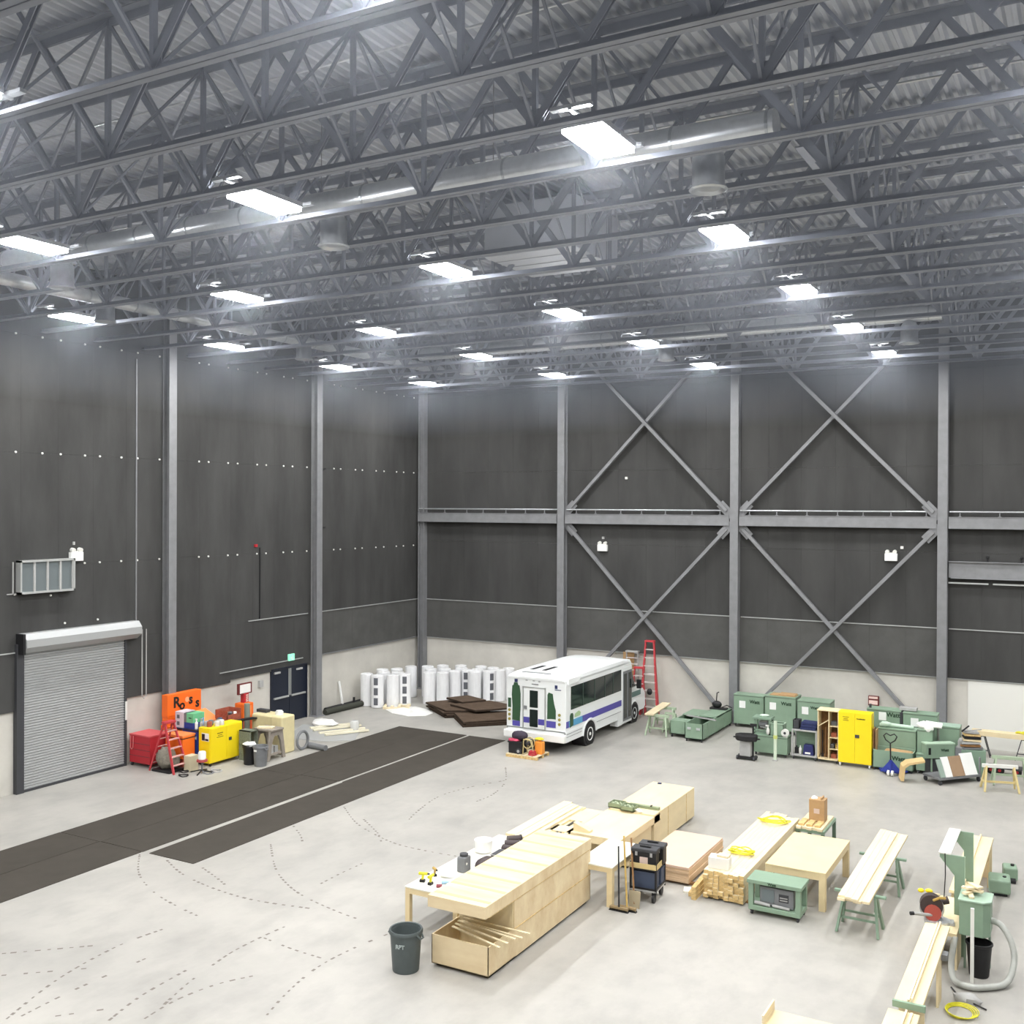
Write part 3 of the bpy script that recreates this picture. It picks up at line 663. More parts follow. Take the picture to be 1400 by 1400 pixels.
t = thing('open_bin', 'open square green bin on the low green chest behind white pipe', 'bin', (17.98, -5.05, .72))
obj('shell', B(0, .46, 0, .02, 0, .42).b(0, .46, .34, .36, 0, .42).b(0, .02, 0, .36, 0, .42).b(.44, .46, 0, .36, 0, .42).b(0, .46, 0, .36, 0, .02), GREEN, t); obj('rim', B(-.01, .47, -.01, .02, .41, .43).b(-.01, .47, .34, .37, .41, .43).b(-.01, .02, 0, .36, .41, .43).b(.44, .47, 0, .36, .41, .43), mat('pale_green', (176, 200, 176), .5), t)
t = thing('paper_dispenser', 'cream tape reel bracket beside the open green bin', 'dispenser', (18.5, -5.06, .72))
obj('reel', MB().cyl((0, -.05, .14), (0, .05, .14), .13, n=20), WHITEM, t, smooth=True); obj('core', MB().cyl((0, -.055, .14), (0, .055, .14), .045, n=14), DGREY, t); obj('foot', B(-.06, .08, -.05, .05, 0, .04), WHITEM, t)
solo('hand_spray', MB().blob((0,0,.14), (.06,.05,.13), 10, 6).cyl((0,0,.24),(0,0,.34),.02).b(-.08,.03,-.02,.02,.3,.35), WHITEM, 'small pale bottle on the green chest left of the white pipe', 'bottle', (17.92, -5.08, .72), smooth=True)
t = thing('pipe_stand', 'upright pale pipe standing on the floor before the low green chest', 'pipe', (18.3, -5.55, 0))
obj('pipe', MB().cyl((0,0,.02), (0,0,1.33), .055, n=14), mat('pale_green_pipe', (206, 220, 198), .45), t, smooth=True); obj('base', B(-.08, .08, -.08, .08, 0, .04), LGREY, t); obj('joint', MB().cyl((0,0,.74),(0,0,.86),.068, n=14), mat('lime_tape', (196, 206, 120), .5), t)
# black hand truck with machine
t = thing('hand_truck', 'black hydraulic lift with black cushion top and white bin before green cases', 'trolley', (17.40, -5.85, 0))
obj('top_pad', MB().prism([(-.38,-.05),(-.27,.15),(.1,.25),(.36,.14),(.4,-.12),(.1,-.27),(-.27,-.22)], 'z', .64, .86), BLACK, t, bev=.05)
for x in (-.36, .38): obj('handle_ring', MB().tube([(x+.08*math.cos(a), .0+.06*math.sin(a), .72) for a in [2*PI*i/12 for i in range(12)]], .018, 6, True), BLACK, t)
obj('post', MB().bar((.2, .1, .05), (.2, .1, 1.18), .05, .05), BLACK, t); obj('grip', B(.1, .32, .07, .13, 1.12, 1.2), BLACK, t)
obj('bin', B(-.2, .18, -.12, .12, .12, .66), LGREY, t, bev=.02); obj('base', B(-.3, .35, -.15, .15, .06, .12), BLACK, t)
for x in (-.27, .3): obj('wheel', MB().cyl((x-.03, -.1, .07), (x+.03, -.1, .07), .07, n=14), DGREY, t); obj('wheel', MB().cyl((x-.03, .12, .07), (x+.03, .12, .07), .07, n=14), DGREY, t)
# utility cart
t = thing('utility_cart', 'grey two-shelf utility cart between the low green chest and open wooden cabinet', 'cart', (18.7, -4.98, 0))
castors(t, 0, .84, 0, .5, .1)
obj('shelf', B(0, .84, 0, .5, .11, .16), LGREY, t, bev=.006); obj('shelf', B(0, .84, 0, .5, .96, 1.01), LGREY, t, bev=.006)
for x, y in ((0, 0), (.79, 0), (0, .45), (.79, .45)): obj('post', B(x, x+.05, y, y+.05, .16, .96), LGREY, t)
obj('back_panel', B(.05, .79, .46, .48, .16, .96), GREEN, t)
for k in range(3): solo('folded_blanket', MB().prism([(0,0),(.5,.0),(.52,.04),(.5,.08),(0,.09),(-.02,.045)], 'y', 0, .4), NAVYB, 'folded navy moving blanket, %s of the stack on cart' % ('bottom', 'middle', 'top')[k], 'blanket', (18.98+.02*k, -4.94, 1.01+.09*k), bev=.015, group=None)
solo('wire_basket', B(0,.22,0,.02,0,.3).b(0,.22,.3,.32,0,.3).b(0,.02,0,.32,0,.3).b(.2,.22,0,.32,0,.3).b(0,.22,0,.32,0,.02), DGREY, 'dark open box beside the navy blankets on the cart', 'box', (18.72, -4.9, 1.01))
t = thing('navy_bin', 'navy blue bin with white label on the bottom shelf of cart', 'bin', (19.22, -4.78, .16)); obj('shell', MB().prism([(-.16,0),(.16,0),(.2,.0),(.16,.34),(-.13,.34)], 'y', -.12, .12), mat('navy_plastic', (40, 44, 96), .5), t, bev=.01); obj('paper_label', B(-.09, .09, -.126, -.12, .04, .1), WHITEP, t)
solo('spray_bottle', MB().lathe([(.04,0),(.05,.02),(.05,.18),(.02,.22),(.02,.28)], cap1=True, n=12), WHITEM, 'small white bottle on cart bottom shelf left of navy bin', 'bottle', (18.95, -4.8, .16), smooth=True)
solo('black_jug', MB().b(-.06,.06,-.06,.06,0,.2).cyl((0,0,.2),(0,0,.26),.025), BLACK, 'small black jug on the cart bottom shelf, leftmost', 'jug', (18.82, -4.75, .16), bev=.01)
# open wooden cabinet
t = thing('wooden_cabinet', 'open plywood cabinet on castors full of tools, left of the yellow cabinet', 'cabinet', (19.56, -4.98, 0))
castors(t, 0, .68, 0, .5, .1)
obj('side_panel', B(0, .025, 0, .5, .1, 1.72), PLY, t); obj('side_panel', B(.655, .68, 0, .5, .1, 1.72), PLY, t); obj('bottom_panel', B(0, .68, 0, .5, .1, .14), PLY, t); obj('top_panel', B(-.02, .7, -.02, .52, 1.72, 1.76), PLY, t, bev=.005)
obj('back_panel', B(.02, .66, .48, .5, .14, 1.72), BROWNB, t); obj('divider', B(.35, .375, .02, .48, .14, 1.72), PLY, t)
obj('slanted_shelf', MB().bar((.03, .2, 1.2), (.35, .2, 1.42), .35, .02, (0,0,1)), PLY, t)
for k in range(3): obj('shelf', B(.375, .655, .04, .48, .45+.38*k, .47+.38*k), PLY, t)
for k, (x, z, c, h) in enumerate(((.12,.14,0,.9),(.22,.14,1,1.0),(.29,.14,2,.8))): solo('long_handle_tool', MB().cyl((0,0,0),(0,0,h),.018).b(-.05,.05,-.02,.02,0,.12), BROWNB if k else BLACK, 'long-handled tool standing in the wooden cabinet, %s' % ('left', 'middle', 'right')[k], 'tool', (19.56+x, -4.75, z))
for k in range(5):
    zz = [.14, .47, .47, .85, 1.23][k]; solo('tool_box', B(-.09,.09,-.08,.08,0,.14).b(-.03,.03,-.01,.01,.14,.17), CLUT[(k*2) % 6], 'small %s container on the %s shelf of the wooden cabinet' % (['red', 'grey', 'yellow', 'tan', 'cream'][k], ['floor', 'lower', 'lower right', 'middle', 'upper'][k]), 'container', (20.06 + (.09 if k == 2 else -.03 if k == 1 else 0), -4.75, zz), bev=.008)
# tall yellow cabinet
t = thing('yellow_cabinet', 'tall yellow flammables cabinet on castors in front of green cases', 'cabinet', (20.27, -5.15, 0))
castors(t, 0, 1.05, 0, .45, .12, WHITEM)
obj('body', B(0, 1.05, .03, .45, .12, 1.80), YELLOW, t, bev=.01)
obj('door', B(.01, .525, 0, .03, .14, 1.78), YELLOW, t, bev=.004); obj('door', B(.529, 1.04, 0, .03, .14, 1.78), YELLOW, t, bev=.004)
obj('latch', B(.54, .67, -.03, 0, .98, 1.08), DGREY, t); 
for z, w2 in ((1.62, .2), (1.56, .14), (1.51, .18)): obj('warning_print', B(.24-w2/2, .24+w2/2, -.003, 0, z, z+.02), mat('dark_mustard', (120, 104, 20), .6), t)
lettering('FLAMMABLE', .05, BLACK, t, (.72, -.004, 1.6), (PI/2, 0, 0), label='small dark print')
solo('board_sheet', B(0, .03, 0, .4, 0, 1.3), BROWNB, 'narrow brown board standing just right of the tall yellow cabinet', 'board', (21.34, -5.0, 0))
solo('board_sheet', B(0, .03, 0, .38, 0, 1.25), CARD, 'tan board standing against the green case right of yellow cabinet', 'board', (21.40, -4.9, 0))
# back row and middle row of cases
case('green_case', 'tall green case on castors behind, right of the tall yellow cabinet', 'case', 20.95, 22.02, -3.9, -3.35, .12, 1.76, letters=(.84, 1.58, .2), paper=(.38, 1.38))
case('green_case', 'tall green case with pale paper, rightmost of the back row beside the column', 'case', 22.10, 23.15, -3.9, -3.35, .12, 1.74, paper=(.24, 1.28))
obj('corner_band', B(-.1, -.02, -.01, .5, .2, 1.7), DGREY, bpy.data.objects['green_case.004'])
case('green_case', 'wide green case behind the long open green crate', 'case', 21.42, 22.60, -4.55, -4.05, .12, 1.28)
case('green_case', 'narrow tall green case with folded white sheeting on top', 'case', 22.66, 23.12, -4.75, -4.2, .66, 1.40, cast=False)
case('green_chest', 'small square green chest under the narrow green case', 'chest', 22.66, 23.15, -4.95, -4.2, .12, .66, handles=True)
case('green_case', 'dark green case standing turned beside the steel column', 'case', 23.25, 23.85, -4.1, -3.5, .12, 1.44)
solo('flat_panel', B(0, .75, 0, .55, 0, .03), mat('mint_panel', (164, 188, 170), .5), 'pale green panel laid on the turned green case', 'panel', (23.12, -4.12, 1.44), rot=(.0, .03, .08), bev=.005)
solo('rolled_sheeting', MB().tube([(0,0,.06),(.35,.02,.09),(.8,.05,.07),(1.05,.06,.06)], .06, 8).blob((.18,0,.1),(.2,.12,.09),10,6,.15), mat('mint_sheet', (188, 210, 192), .5), 'bunched pale green sheeting lying on the wide green case', 'sheeting', (21.45, -4.4, 1.28), smooth=True)
solo('rolled_sheeting', MB().blob((0,0,.08),(.28,.2,.12),12,7,.15).blob((.12,-.18,.0),(.15,.1,.14),10,6,.1).cyl((0,.05,.16),(.5,.08,.12),.06,n=10).cyl((.05,-.1,.1),(.5,-.1,.08),.05,n=10), SHEET, 'bundled white sheeting and tubes on the narrow green case', 'sheeting', (22.88, -4.5, 1.42), smooth=True)
t = thing('green_crate', 'long open-topped green crate behind the blue pallet jack', 'crate', (21.35, -5.1, 0)); castors(t, 0, 1.25, 0, .5, .08)
obj('shell', B(0, 1.25, 0, .03, .08, .66).b(0, 1.25, .47, .5, .08, .7).b(0, .03, 0, .5, .08, .66).b(1.22, 1.25, 0, .5, .08, .66).b(0, 1.25, 0, .5, .08, .11), GREEN, t, bev=.006)
lettering('Watt', .19, GREEND, t, (.8, -.006, .44), (PI/2, 0, 0), label='dark green stencilled letters')
solo('packing_sheet', B(0, .85, 0, .4, 0, .03).b(.1, .8, .03, .42, .03, .05), CARD, 'tan packing sheets filling the long green crate', 'board', (21.7, -5.06, .62), rot=(0, .04, -.03), bev=.005)
solo('top_case', B(0, .55, 0, .3, 0, .1), LGREY, 'flat grey box lying on top of the back row of green cases', 'box', (21.95, -3.75, 1.76), bev=.01)
solo('corner_post', B(0, .07, 0, .07, 0, .12), DGREY, 'little dark block on the back row cases left end', 'block', (21.0, -3.8, 1.76))
t = thing('wall_notice', 'red framed wall notice box on concrete above the yellow cabinet', 'sign', (20.3, -.02, 1.16)); obj('frame', B(0, .38, -.12, 0, 0, .36), mat('maroon', (110, 44, 44), .5), t, bev=.01); obj('notice', B(.03, .34, -.126, -.12, .05, .2).b(.03, .34, -.126, -.12, .26, .34), mat('pink_paper', (232, 206, 196), .6), t)
# pallet jack
t = thing('pallet_jack', 'blue pallet jack with black loop handle before the green crate', 'pallet jack', (22.0, -5.62, 0))
BL2 = mat('jack_blue', (46, 62, 150), .4)
for s_ in (-1, 1): obj('fork', MB().bar((s_*.12, .1, .09), (s_*.38, .55, .07), .15, .05), BL2, t); obj('side_plate', MB().add([(s_*.02,0,.5),(s_*.36,.12,.06),(s_*.36,.16,.06),(s_*.02,.04,.5),(s_*.05,0,.14),(s_*.05,.04,.14)], [(0,1,4),(3,5,2),(0,3,2,1),(1,2,5,4),(0,4,5,3)]), BL2, t)
obj('pump', MB().cyl((0,-.02,.1),(0,-.02,.5),.05,n=14), BL2, t, smooth=True)
for s_ in (-.06, .06): obj('wheel', MB().cyl((s_-.035,-.06,.09),(s_+.035,-.06,.09),.09,n=18), WHITEM, t)
obj('shaft', MB().cyl((0,-.02,.45),(0,-.1,1.05),.022,n=10), BLACK, t)
obj('handle_loop', MB().tube([(0,-.1,1.05),(-.14,-.11,1.15),(-.2,-.12,1.28),(-.12,-.12,1.36),(0,-.12,1.3),(.12,-.12,1.36),(.2,-.12,1.28),(.14,-.11,1.15)], .02, 8, True), BLACK, t, smooth=True)
# right-hand cart with panels
CA = .85
t = thing('panel_cart', 'low steel cart heaped with leaning white and brown panels', 'cart', (23.75, -5.35, 0), CA)
castors(t, -.75, .85, -.35, .4, .16); obj('deck', B(-.75, .85, -.35, .4, .16, .22), MGREY, t)
obj('frame_end', MB().bar((.83, -.3, .2), (.83, -.3, .75), .04, .04), MGREY, t); obj('frame_end', MB().bar((.83, .36, .2), (.83, .36, .75), .04, .04), MGREY, t)
def lean(name, lab, x0, x1, ma, yy, h=.62, th=.04):
    o = solo(name, B(x0, x1, -th/2, th/2, 0, h), ma, lab, 'panel', (23.75, -5.35, .22), rot=(-.42, 0, CA)); o.location = Vector((23.75, -5.35, .225)) + Matrix.Rotation(CA, 3, 'Z') @ Vector((0, yy, 0)); return o
lean('leaning_panel', 'white panel leaning on the steel cart, left of the brown one', -.48, -.22, WHITEP, -.30)
lean('leaning_panel', 'brown panel leaning in the middle of the steel cart', -.215, .26, MDF, -.30)
lean('leaning_panel', 'white panel leaning at right end of the steel cart', .265, .74, WHITEP, -.30, .68)
lean('leaning_panel', 'grey-green panel at the left end of the steel cart', -.66, -.49, mat('grey_green', (150, 168, 156), .5), -.29, .56)
t = thing('green_case', 'green flight case with dark slot lying tilted behind the leaning panels', 'case', (22.98, -5.1, .55), .6)
obj('body', B(0, .95, 0, .3, 0, .46), GREEN, t, bev=.01); obj('slot', B(.08, .16, -.006, 0, .12, .34), BLACK, t); obj('edge_band', B(-.01, .96, -.01, .31, .44, .48), mat('pale_green', (176, 200, 176), .5), t); lettering('Watt', .12, GREEND, t, (.62, -.006, .26), (PI/2,0,0), label='faint dark letters')
solo('case_support', B(0, .9, 0, .3, 0, .55), DGREY, 'dark box under the tilted green case on the floor', 'box', (22.98, -5.03, 0), rz=.6)
solo('bent_board', MB().prism([(-.55,.05),(-.5,.5),(-.35,.62),(.15,.72),(.15,.66),(-.3,.55),(-.42,.46),(-.46,.05)], 'y', 0, .5), mat('bent_ply', (208, 180, 130), .6), 'bent tan plywood moulding leaning at the left of steel cart', 'moulding', (22.95, -6.2, 0), rz=.3, bev=.004)
t = thing('tool_rack', 'stack of clamps, rails and wooden parts on the green cart at right', 'stack', (24.2, -4.3, 0), .25)
obj('base_cabinet', B(-.3, .42, -.2, .3, 0, .85), GREENM, t, bev=.02)
for k in range(7):
    random.seed(30+k); obj('stacked_part', MB().ob((random.uniform(-.04,.08), random.uniform(-.05,.05), .9+.08*k), (.62-.03*k, .34, .055), (0, random.uniform(-.05,.05), random.uniform(-.1,.1))), [MGREY, BROWNB, LGREY, PLY, BLACK, PINED, LGREY][k], t)
obj('rail', MB().bar((-.3, -.2, 1.42), (-.08, -.2, 1.62), .04, .04), BLACK, t); obj('rail', MB().bar((-.3, -.15, 1.42), (.3, -.1, 1.5), .03, .03), LGREY, t)
solo('white_tool', MB().b(-.12,.12,-.08,.08,0,.05).b(-.08,.08,-.05,.05,.05,.22).cyl((0,-.1,.25),(0,.1,.25),.06,n=12), LGREY, 'grey bench tool between the leaning panels and the tool stack', 'tool', (23.92, -4.45, .88), bev=.01)
solo('tool_shelf', B(-.15,.15,-.12,.12,0,.88), MGREY, 'grey pedestal under the grey bench tool', 'pedestal', (23.92, -4.42, 0))
# sawhorses right
def sawhorse(lab, loc, rz, L_, h, ma, sp=.5, grp=None, cat='sawhorse', rail=None):
    t = thing('sawhorse', lab, cat, loc, rz, grp)
    obj('top_beam', B(-L_/2, L_/2, -.05, .05, h-.1, h), rail or ma, t, bev=.004)
    for sx in (-1, 1):
        for sy in (-1, 1): obj('leg', MB().bar((sx*(L_/2-.12), sy*.04, h-.06), (sx*(L_/2-.02), sy*sp/2, 0), .08, .05, (1,0,0)), ma, t)
        obj('cross_rail', MB().bar((sx*(L_/2-.06), -sp*.33, h*.32), (sx*(L_/2-.06), sp*.33, h*.32), .03, .06), ma, t)
    obj('lower_rail', MB().bar((-(L_/2-.08), 0, h*.32), (L_/2-.08, 0, h*.32), .04, .06), ma, t)
    return t
sawhorse('pale wooden sawhorse standing alone near right edge of the frame', (25.15, -5.75, 0), .28, 1.0, .78, mat('horse_pine', (214, 196, 140), .6), .6, rail=WHITEM)
sawhorse('sage sawhorse standing behind the pale wooden one', (25.35, -4.8, 0), .2, 1.0, .85, mat('faded_sage', (168, 184, 158), .6), .6)
for k, x in enumerate((24.3, 25.55)):
    t = thing('folding_trestle', 'thin steel trestle under the long white board, %s one' % ('left', 'right')[k], 'trestle', (x, -1.3, 0))
    for yy in (-.14, .14): 
        obj('leg', MB().bar((-.05, yy, .72), (-.24, yy, 0), .03, .03), DGREY, t); obj('leg', MB().bar((.05, yy, .72), (.24, yy, 0), .03, .03), DGREY, t)
    obj('brace', B(-.18, .18, -.15, -.13, .22, .25), DGREY, t); obj('top_bar', B(-.06, .06, -.16, .16, .70, .73), DGREY, t)
solo('long_board', B(0, 2.6, 0, .4, 0, .16), PLY, 'long pale boards lying across steel trestles by the back wall', 'boards', (23.95, -1.5, .73), bev=.004)
solo('strap_bundle', MB().tube([(.2*math.cos(a)*(1+.2*math.sin(3*a)), .1*math.sin(a), .03*math.sin(2*a)) for a in [2*PI*i/20 for i in range(20)]], .035, 6, True), STRAP, 'lime strapping bundle on the right end of the long board', 'strap', (25.55, -1.3, .935))
t = thing('wheeled_base', 'black wheeled base lying behind the pale wooden sawhorse', 'trolley', (24.75, -3.6, 0)); obj('plate', B(-.1, .9, -.2, .2, .2, .26), DGREY, t)
for x in (.0, .25, .75): obj('wheel', MB().cyl((x, -.15, .14), (x, -.05, .14), .14, n=16), BLACK, t); obj('hub', MB().cyl((x, -.17, .14), (x, -.15, .14), .05, n=12), RED, t)

# ------------------------------------------------------------------ chests right of the bus
def open_crate(name, lab, cat, x0, x1, y0, y1, z0, z1, ma, inner=None, th=.03, loc0=None):
    t = thing(name, lab, cat, (x0, y0, 0)); w_, d_ = x1-x0, y1-y0
    if z0 > .05: castors(t, 0, w_, 0, d_, z0)
    obj('shell', B(0, w_, 0, th, z0, z1).b(0, w_, d_-th, d_, z0, z1).b(0, th, 0, d_, z0, z1).b(w_-th, w_, 0, d_, z0, z1).b(0, w_, 0, d_, z0, z0+th), ma, t, bev=.004)
    return t
t = open_crate('long_chest', 'long green chest with a part lid, nearer of the two right of the bus', 'chest', 14.66, 15.34, -4.3, -.85, .1, .66, GREEN)
obj('rear_lid', B(0, .68, 1.55, 3.45, .62, .66), GREEN, t)
for y in (.5, 1.5, 2.5): obj('rib', B(.68, .70, y, y+.05, .1, .66), GREEN, t)
obj('handle', B(.1, .24, -.03, 0, .44, .52), GALVL, t); obj('handle', B(.44, .58, -.03, 0, .44, .52), GALVL, t)
solo('steel_rail', MB().bar((0,0,0),(1.25,-.35,0),.06,.04), LGREY, 'pale steel rail laid across the open green chest', 'rail', (14.3, -3.1, .69))
t = open_crate('long_chest', 'lower green chest behind and left of the nearer long chest', 'chest', 13.95, 14.6, -3.9, -1.4, .12, .58, GREEN)
obj('lid', B(0, .65, 0, .55, .58, .61), GREEN, t); obj('lid', B(.0, .65, 1.3, 2.5, .58, .61), GREEN, t)
t = thing('chop_saw', 'black bench machine with upright handle on far end of the green chest', 'machine', (14.95, -1.2, .66))
obj('bed', B(-.35, .3, -.15, .15, 0, .06), BLACK, t); obj('motor', MB().blob((-.1,0,.18),(.2,.13,.14),12,8), BLACK, t, smooth=True); obj('handle', MB().tube([(-.12,0,.3),(-.1,0,.62),(-.02,0,.66)], .022, 8), BLACK, t); obj('tray', MB().tube([(.1,0,.08),(.3,0,.18),(.5,0,.1)], .02, 6), BLACK, t)
sawhorse('sage sawhorse under the far end of the pine plank, beside the ladders', (13.15, -2.3, 0), .1, .85, .76, mat('faded_sage', (168, 184, 158), .6), .6)
sawhorse('sage sawhorse under the near end of the pine plank, right of bus', (13.45, -3.85, 0), .1, .85, .76, mat('faded_sage', (168, 184, 158), .6), .6)
solo('pine_plank', B(-.17, .17, -1.25, 1.25, 0, .05), PINE, 'single pine plank across two sage sawhorses right of the bus', 'plank', (13.1, -2.95, .765), rz=.1, bev=.004)
solo('wooden_trestle', MB().bar((0,0,.7),(-.05,.3,0),.05,.05).bar((.4,0,.7),(.42,.3,0),.05,.05).bar((0,-.05,.7),(.4,-.05,.7),.04,.08).bar((0,-.05,.65),(.0,-.3,0),.05,.05).bar((.4,-.05,.65),(.42,-.3,0),.05,.05).b(.0,.4,-.25,.2,.2,.4), mat('faded_sage', (168, 184, 158), .6), 'faded sage trestle between the pine plank and green chests', 'trestle', (13.46, -3.1, 0))
# ladders
STEPP = mat('pale_step', (206, 198, 194), .5)
def ladder(name, lab, loc, rot, h, w0, w1, n, rail, step, tw=.09, back=True, sp=.5):
    t = thing(name, lab, 'ladder', loc); t.rotation_euler = rot
    for s_ in (-1, 1):
        obj('rail', MB().bar((s_*w0/2, -sp/2, 0), (s_*w1/2, 0, h), .06 if h > 2.7 else .035, .13 if h > 2.7 else .08, (0,1,0)), rail, t)
        if back: obj('rear_rail', MB().bar((s_*w0/2, sp/2, 0), (s_*w1/2, .04, h), .025, .06, (0,1,0)), rail, t)
    for i in range(1, n+1):
        f = i/(n+1); w_ = w0 + (w1-w0)*f; obj('step', MB().ob((0, -sp/2*(1-f), h*f), (w_, tw, .03)), step, t)
        if back: obj('rear_rung', MB().ob((0, sp/2*(1-f)+.04*f, h*f), (w_, .03, .025)), step, t)
    obj('top_cap', B(-w1/2-.03, w1/2+.03, -.1, .12, h-.02, h+.04), rail, t)
    return t
ladder('step_ladder', 'tall red fibreglass step ladder folded against the back wall beside the bus', (11.78, -.5, 0), (0, 0, .1), 3.0, .72, .34, 8, FIBRED, STEPP, .13, True, .28)
ladder('step_ladder', 'shorter red step ladder tucked in front of the tall red one', (11.36, -.66, 0), (0, 0, .1), 1.9, .6, .34, 5, FIBRED, STEPP, .1, True, .2)
ladder('aluminium_ladder', 'pale aluminium ladder half hidden behind the front of the bus', (10.95, -.35, 0), (0, 0, 0), 2.5, .62, .5, 9, LGREY, STEPP, .07, False, .2)
solo('tan_board', B(0, .5, 0, .03, 0, 2.45), CARD, 'tan boards leaning on back wall between the bus and the ladders', 'board', (10.45, -.35, 0), rot=(-.08, 0, 0))
solo('black_bag', MB().blob((0,0,.12),(.12,.1,.14),10,6), BLACK, 'small black bag hanging on the red ladder steps', 'bag', (11.86, -.72, .86), smooth=True)

# ------------------------------------------------------------------ pallet behind the bus
t = thing('wooden_pallet', 'small wooden pallet loaded with gear behind the bus', 'pallet', (10.2, -9.6, 0), .0)
for k in range(3): obj('bearer', B(0, 1.2, .0+.4*k, .09+.4*k, 0, .09), PINED, t)
for k in range(6): obj('deck_board', B(.0+.205*k, .155+.205*k, 0, .9, .09, .11), PINE, t)
t = thing('black_wheeled_bin', 'black wheeled crate at left on the pallet behind the bus', 'crate', (10.24, -9.5, .11)); obj('shell', B(0, .5, 0, .4, 0, .4), BLACK, t, bev=.02); obj('rim', B(-.02, .52, -.02, .42, .36, .41), BLACK, t); obj('wheel', MB().cyl((.4,-.03,.1),(.4,.0,.1),.1,n=20), DGREY, t); obj('hub', MB().cyl((.4,-.04,.1),(.4,-.03,.1),.05,n=14), LGREY, t)
solo('duffel_bag', MB().blob((0,0,.16),(.3,.2,.17),14,8,.05), mat('dark_purple_cloth', (58, 50, 62), .8), 'dark bag heaped on the black wheeled crate', 'bag', (10.55, -9.25, .52), smooth=True)
solo('red_tarp', MB().blob((0,0,.03),(.22,.16,.06),12,6,.25), mat('red_pink_cloth', (190, 70, 96), .7), 'crumpled red cloth on the front of the black wheeled crate', 'cloth', (10.42, -9.36, .51), smooth=True)
t = thing('hose_reel', 'cream hose reel frame standing at middle of the small pallet', 'reel', (10.9, -9.25, .11))
CR = mat('cream_metal', (206, 190, 140), .5)
for y in (-.12, .12): obj('hoop', MB().tube([(.16*math.cos(a), y, .36+.16*math.sin(a)) for a in [2*PI*i/18 for i in range(18)]], .02, 6, True), CR, t)
obj('frame', MB().tube([(-.15,-.15,0),(-.12,-.15,.5),(.2,-.15,.48),(.26,-.15,0)], .018, 6).tube([(-.15,.15,0),(-.12,.15,.5),(.2,.15,.48),(.26,.15,0)], .018, 6), CR, t); obj('spindle', MB().cyl((0,-.14,.36),(0,.14,.36),.05,n=12), DGREY, t)
for k in range(3): solo('red_cable', MB().tube([((.13-.02*k)*math.cos(a), (.13-.02*k)*math.sin(a), 0) for a in [2*PI*i/18 for i in range(18)]], .025, 6, True), mat('red_cable', (186, 50, 60), .5), 'coil of red cable on the pallet, %s of three' % ('bottom', 'middle', 'top')[k], 'cable', (11.12, -9.4, .14+.05*k))
solo('orange_case', B(-.14, .14, -.11, .11, 0, .42).b(-.05,.05,-.03,.03,.42,.47), mat('amber', (236, 150, 60), .5), 'orange case at the right end of the small pallet', 'case', (11.24, -9.1, .11), bev=.02)
solo('lime_jacket', MB().blob((0,0,.02),(.16,.1,.05),10,6,.25), STRAP, 'small lime cloth draped on the orange case', 'cloth', (11.22, -9.08, .585), smooth=True)

# ------------------------------------------------------------------ white rolls in the corner
rollp = MB().lathe([(.24, 0), (.265, .02), (.265, 1.34), (.24, 1.36), (.08, 1.355), (.07, 1.3)], n=24, cap0=True)
r0 = thing('film_roll', 'white wrapped roll standing on end, far left of the corner cluster', 'roll', (.64, -4.8, 0), 0, 'white rolls standing on end in the far corner')
obj('roll_body', rollp, ROLLW, r0, smooth=True); obj('core', MB().cyl((0,0,1.28),(0,0,1.33),.07,n=14), MGREY, r0)
RP = [(1.75,-4.45),(1.0,-4.05),(1.5,-3.75),(.5,-3.5),(.95,-3.05),(2.72,-3.15),(3.22,-2.85),(3.45,-2.25),(2.25,-2.3),(2.75,-1.95),(1.7,-1.75),(2.15,-1.2),(3.3,-1.45),(2.85,-.8),(4.05,-1.35),(4.3,-1.97),(4.95,-1.0),(4.42,-.62),(1.1,-2.2),(3.75,-.55),(5.1,-.42)]
RP.sort(key=lambda p: (Vector((p[0]-27.57, p[1]+40.1, 0)).dot(R))/(Vector((p[0]-27.57, p[1]+40.1, 0)).dot(F)))
for i, p in enumerate(RP): dup(r0, (p[0], p[1], 0), rz=random.uniform(0, 6), label='plain white wrapped roll, %s counting unprinted rolls from the left end of the cluster' % (['second', 'third'] + ORD[3:])[i])
def printed(x, y, lab, rz):
    r = dup(r0, (x, y, 0), rz=rz, label=lab); mb = MB()
    for k in range(3):
        for a in (-.24, .0, .24):
            z0 = .12+.42*k; c, s_ = math.cos(a), math.sin(a)
            mb.ob((.268*c, .268*s_, z0+.16), (.008, .05 if a else .09, .3), (0, 0, a))
    obj('printed_label', mb, PRINT, r)
printed(1.28, -4.9, 'white roll with grey printed strip at front left of the cluster', -1.2)
printed(2.05, -4.0, 'white roll with grey print, second printed one from the left', -1.0)
printed(3.75, -1.75, 'white roll with grey printed strip in the middle of the back rows', -1.2)
printed(4.72, -1.5, 'white roll with printed strip near the right end of the cluster', -.5)
solo('wooden_pallet', B(0, 1.1, 0, .12, 0, .08).b(0, 1.1, .5, .62, 0, .08).b(0,.12,0,.8,.08,.1).b(.3,.42,0,.8,.08,.1).b(.6,.72,0,.8,.08,.1).b(.95,1.07,0,.8,.08,.1), PINE, 'wooden slatted pallet lying in front of the printed white rolls', 'pallet', (1.75, -5.15, 0), rz=.5)
bm_v = [(1.9,-5.15),(2.6,-5.65),(3.5,-5.8),(4.05,-5.4),(4.0,-4.75),(3.3,-4.2),(2.6,-4.0),(2.2,-4.5)]
mb = MB(); c0 = Vector((3.0,-4.9,0)); ring = []
for i, p in enumerate(bm_v):
    for f, h in ((1, .012), (.66, .05+.03*(i % 2)), (.33, .03+.05*((i+1) % 2))): ring.append(((p[0]-3)*f, (p[1]+4.9)*f, h))
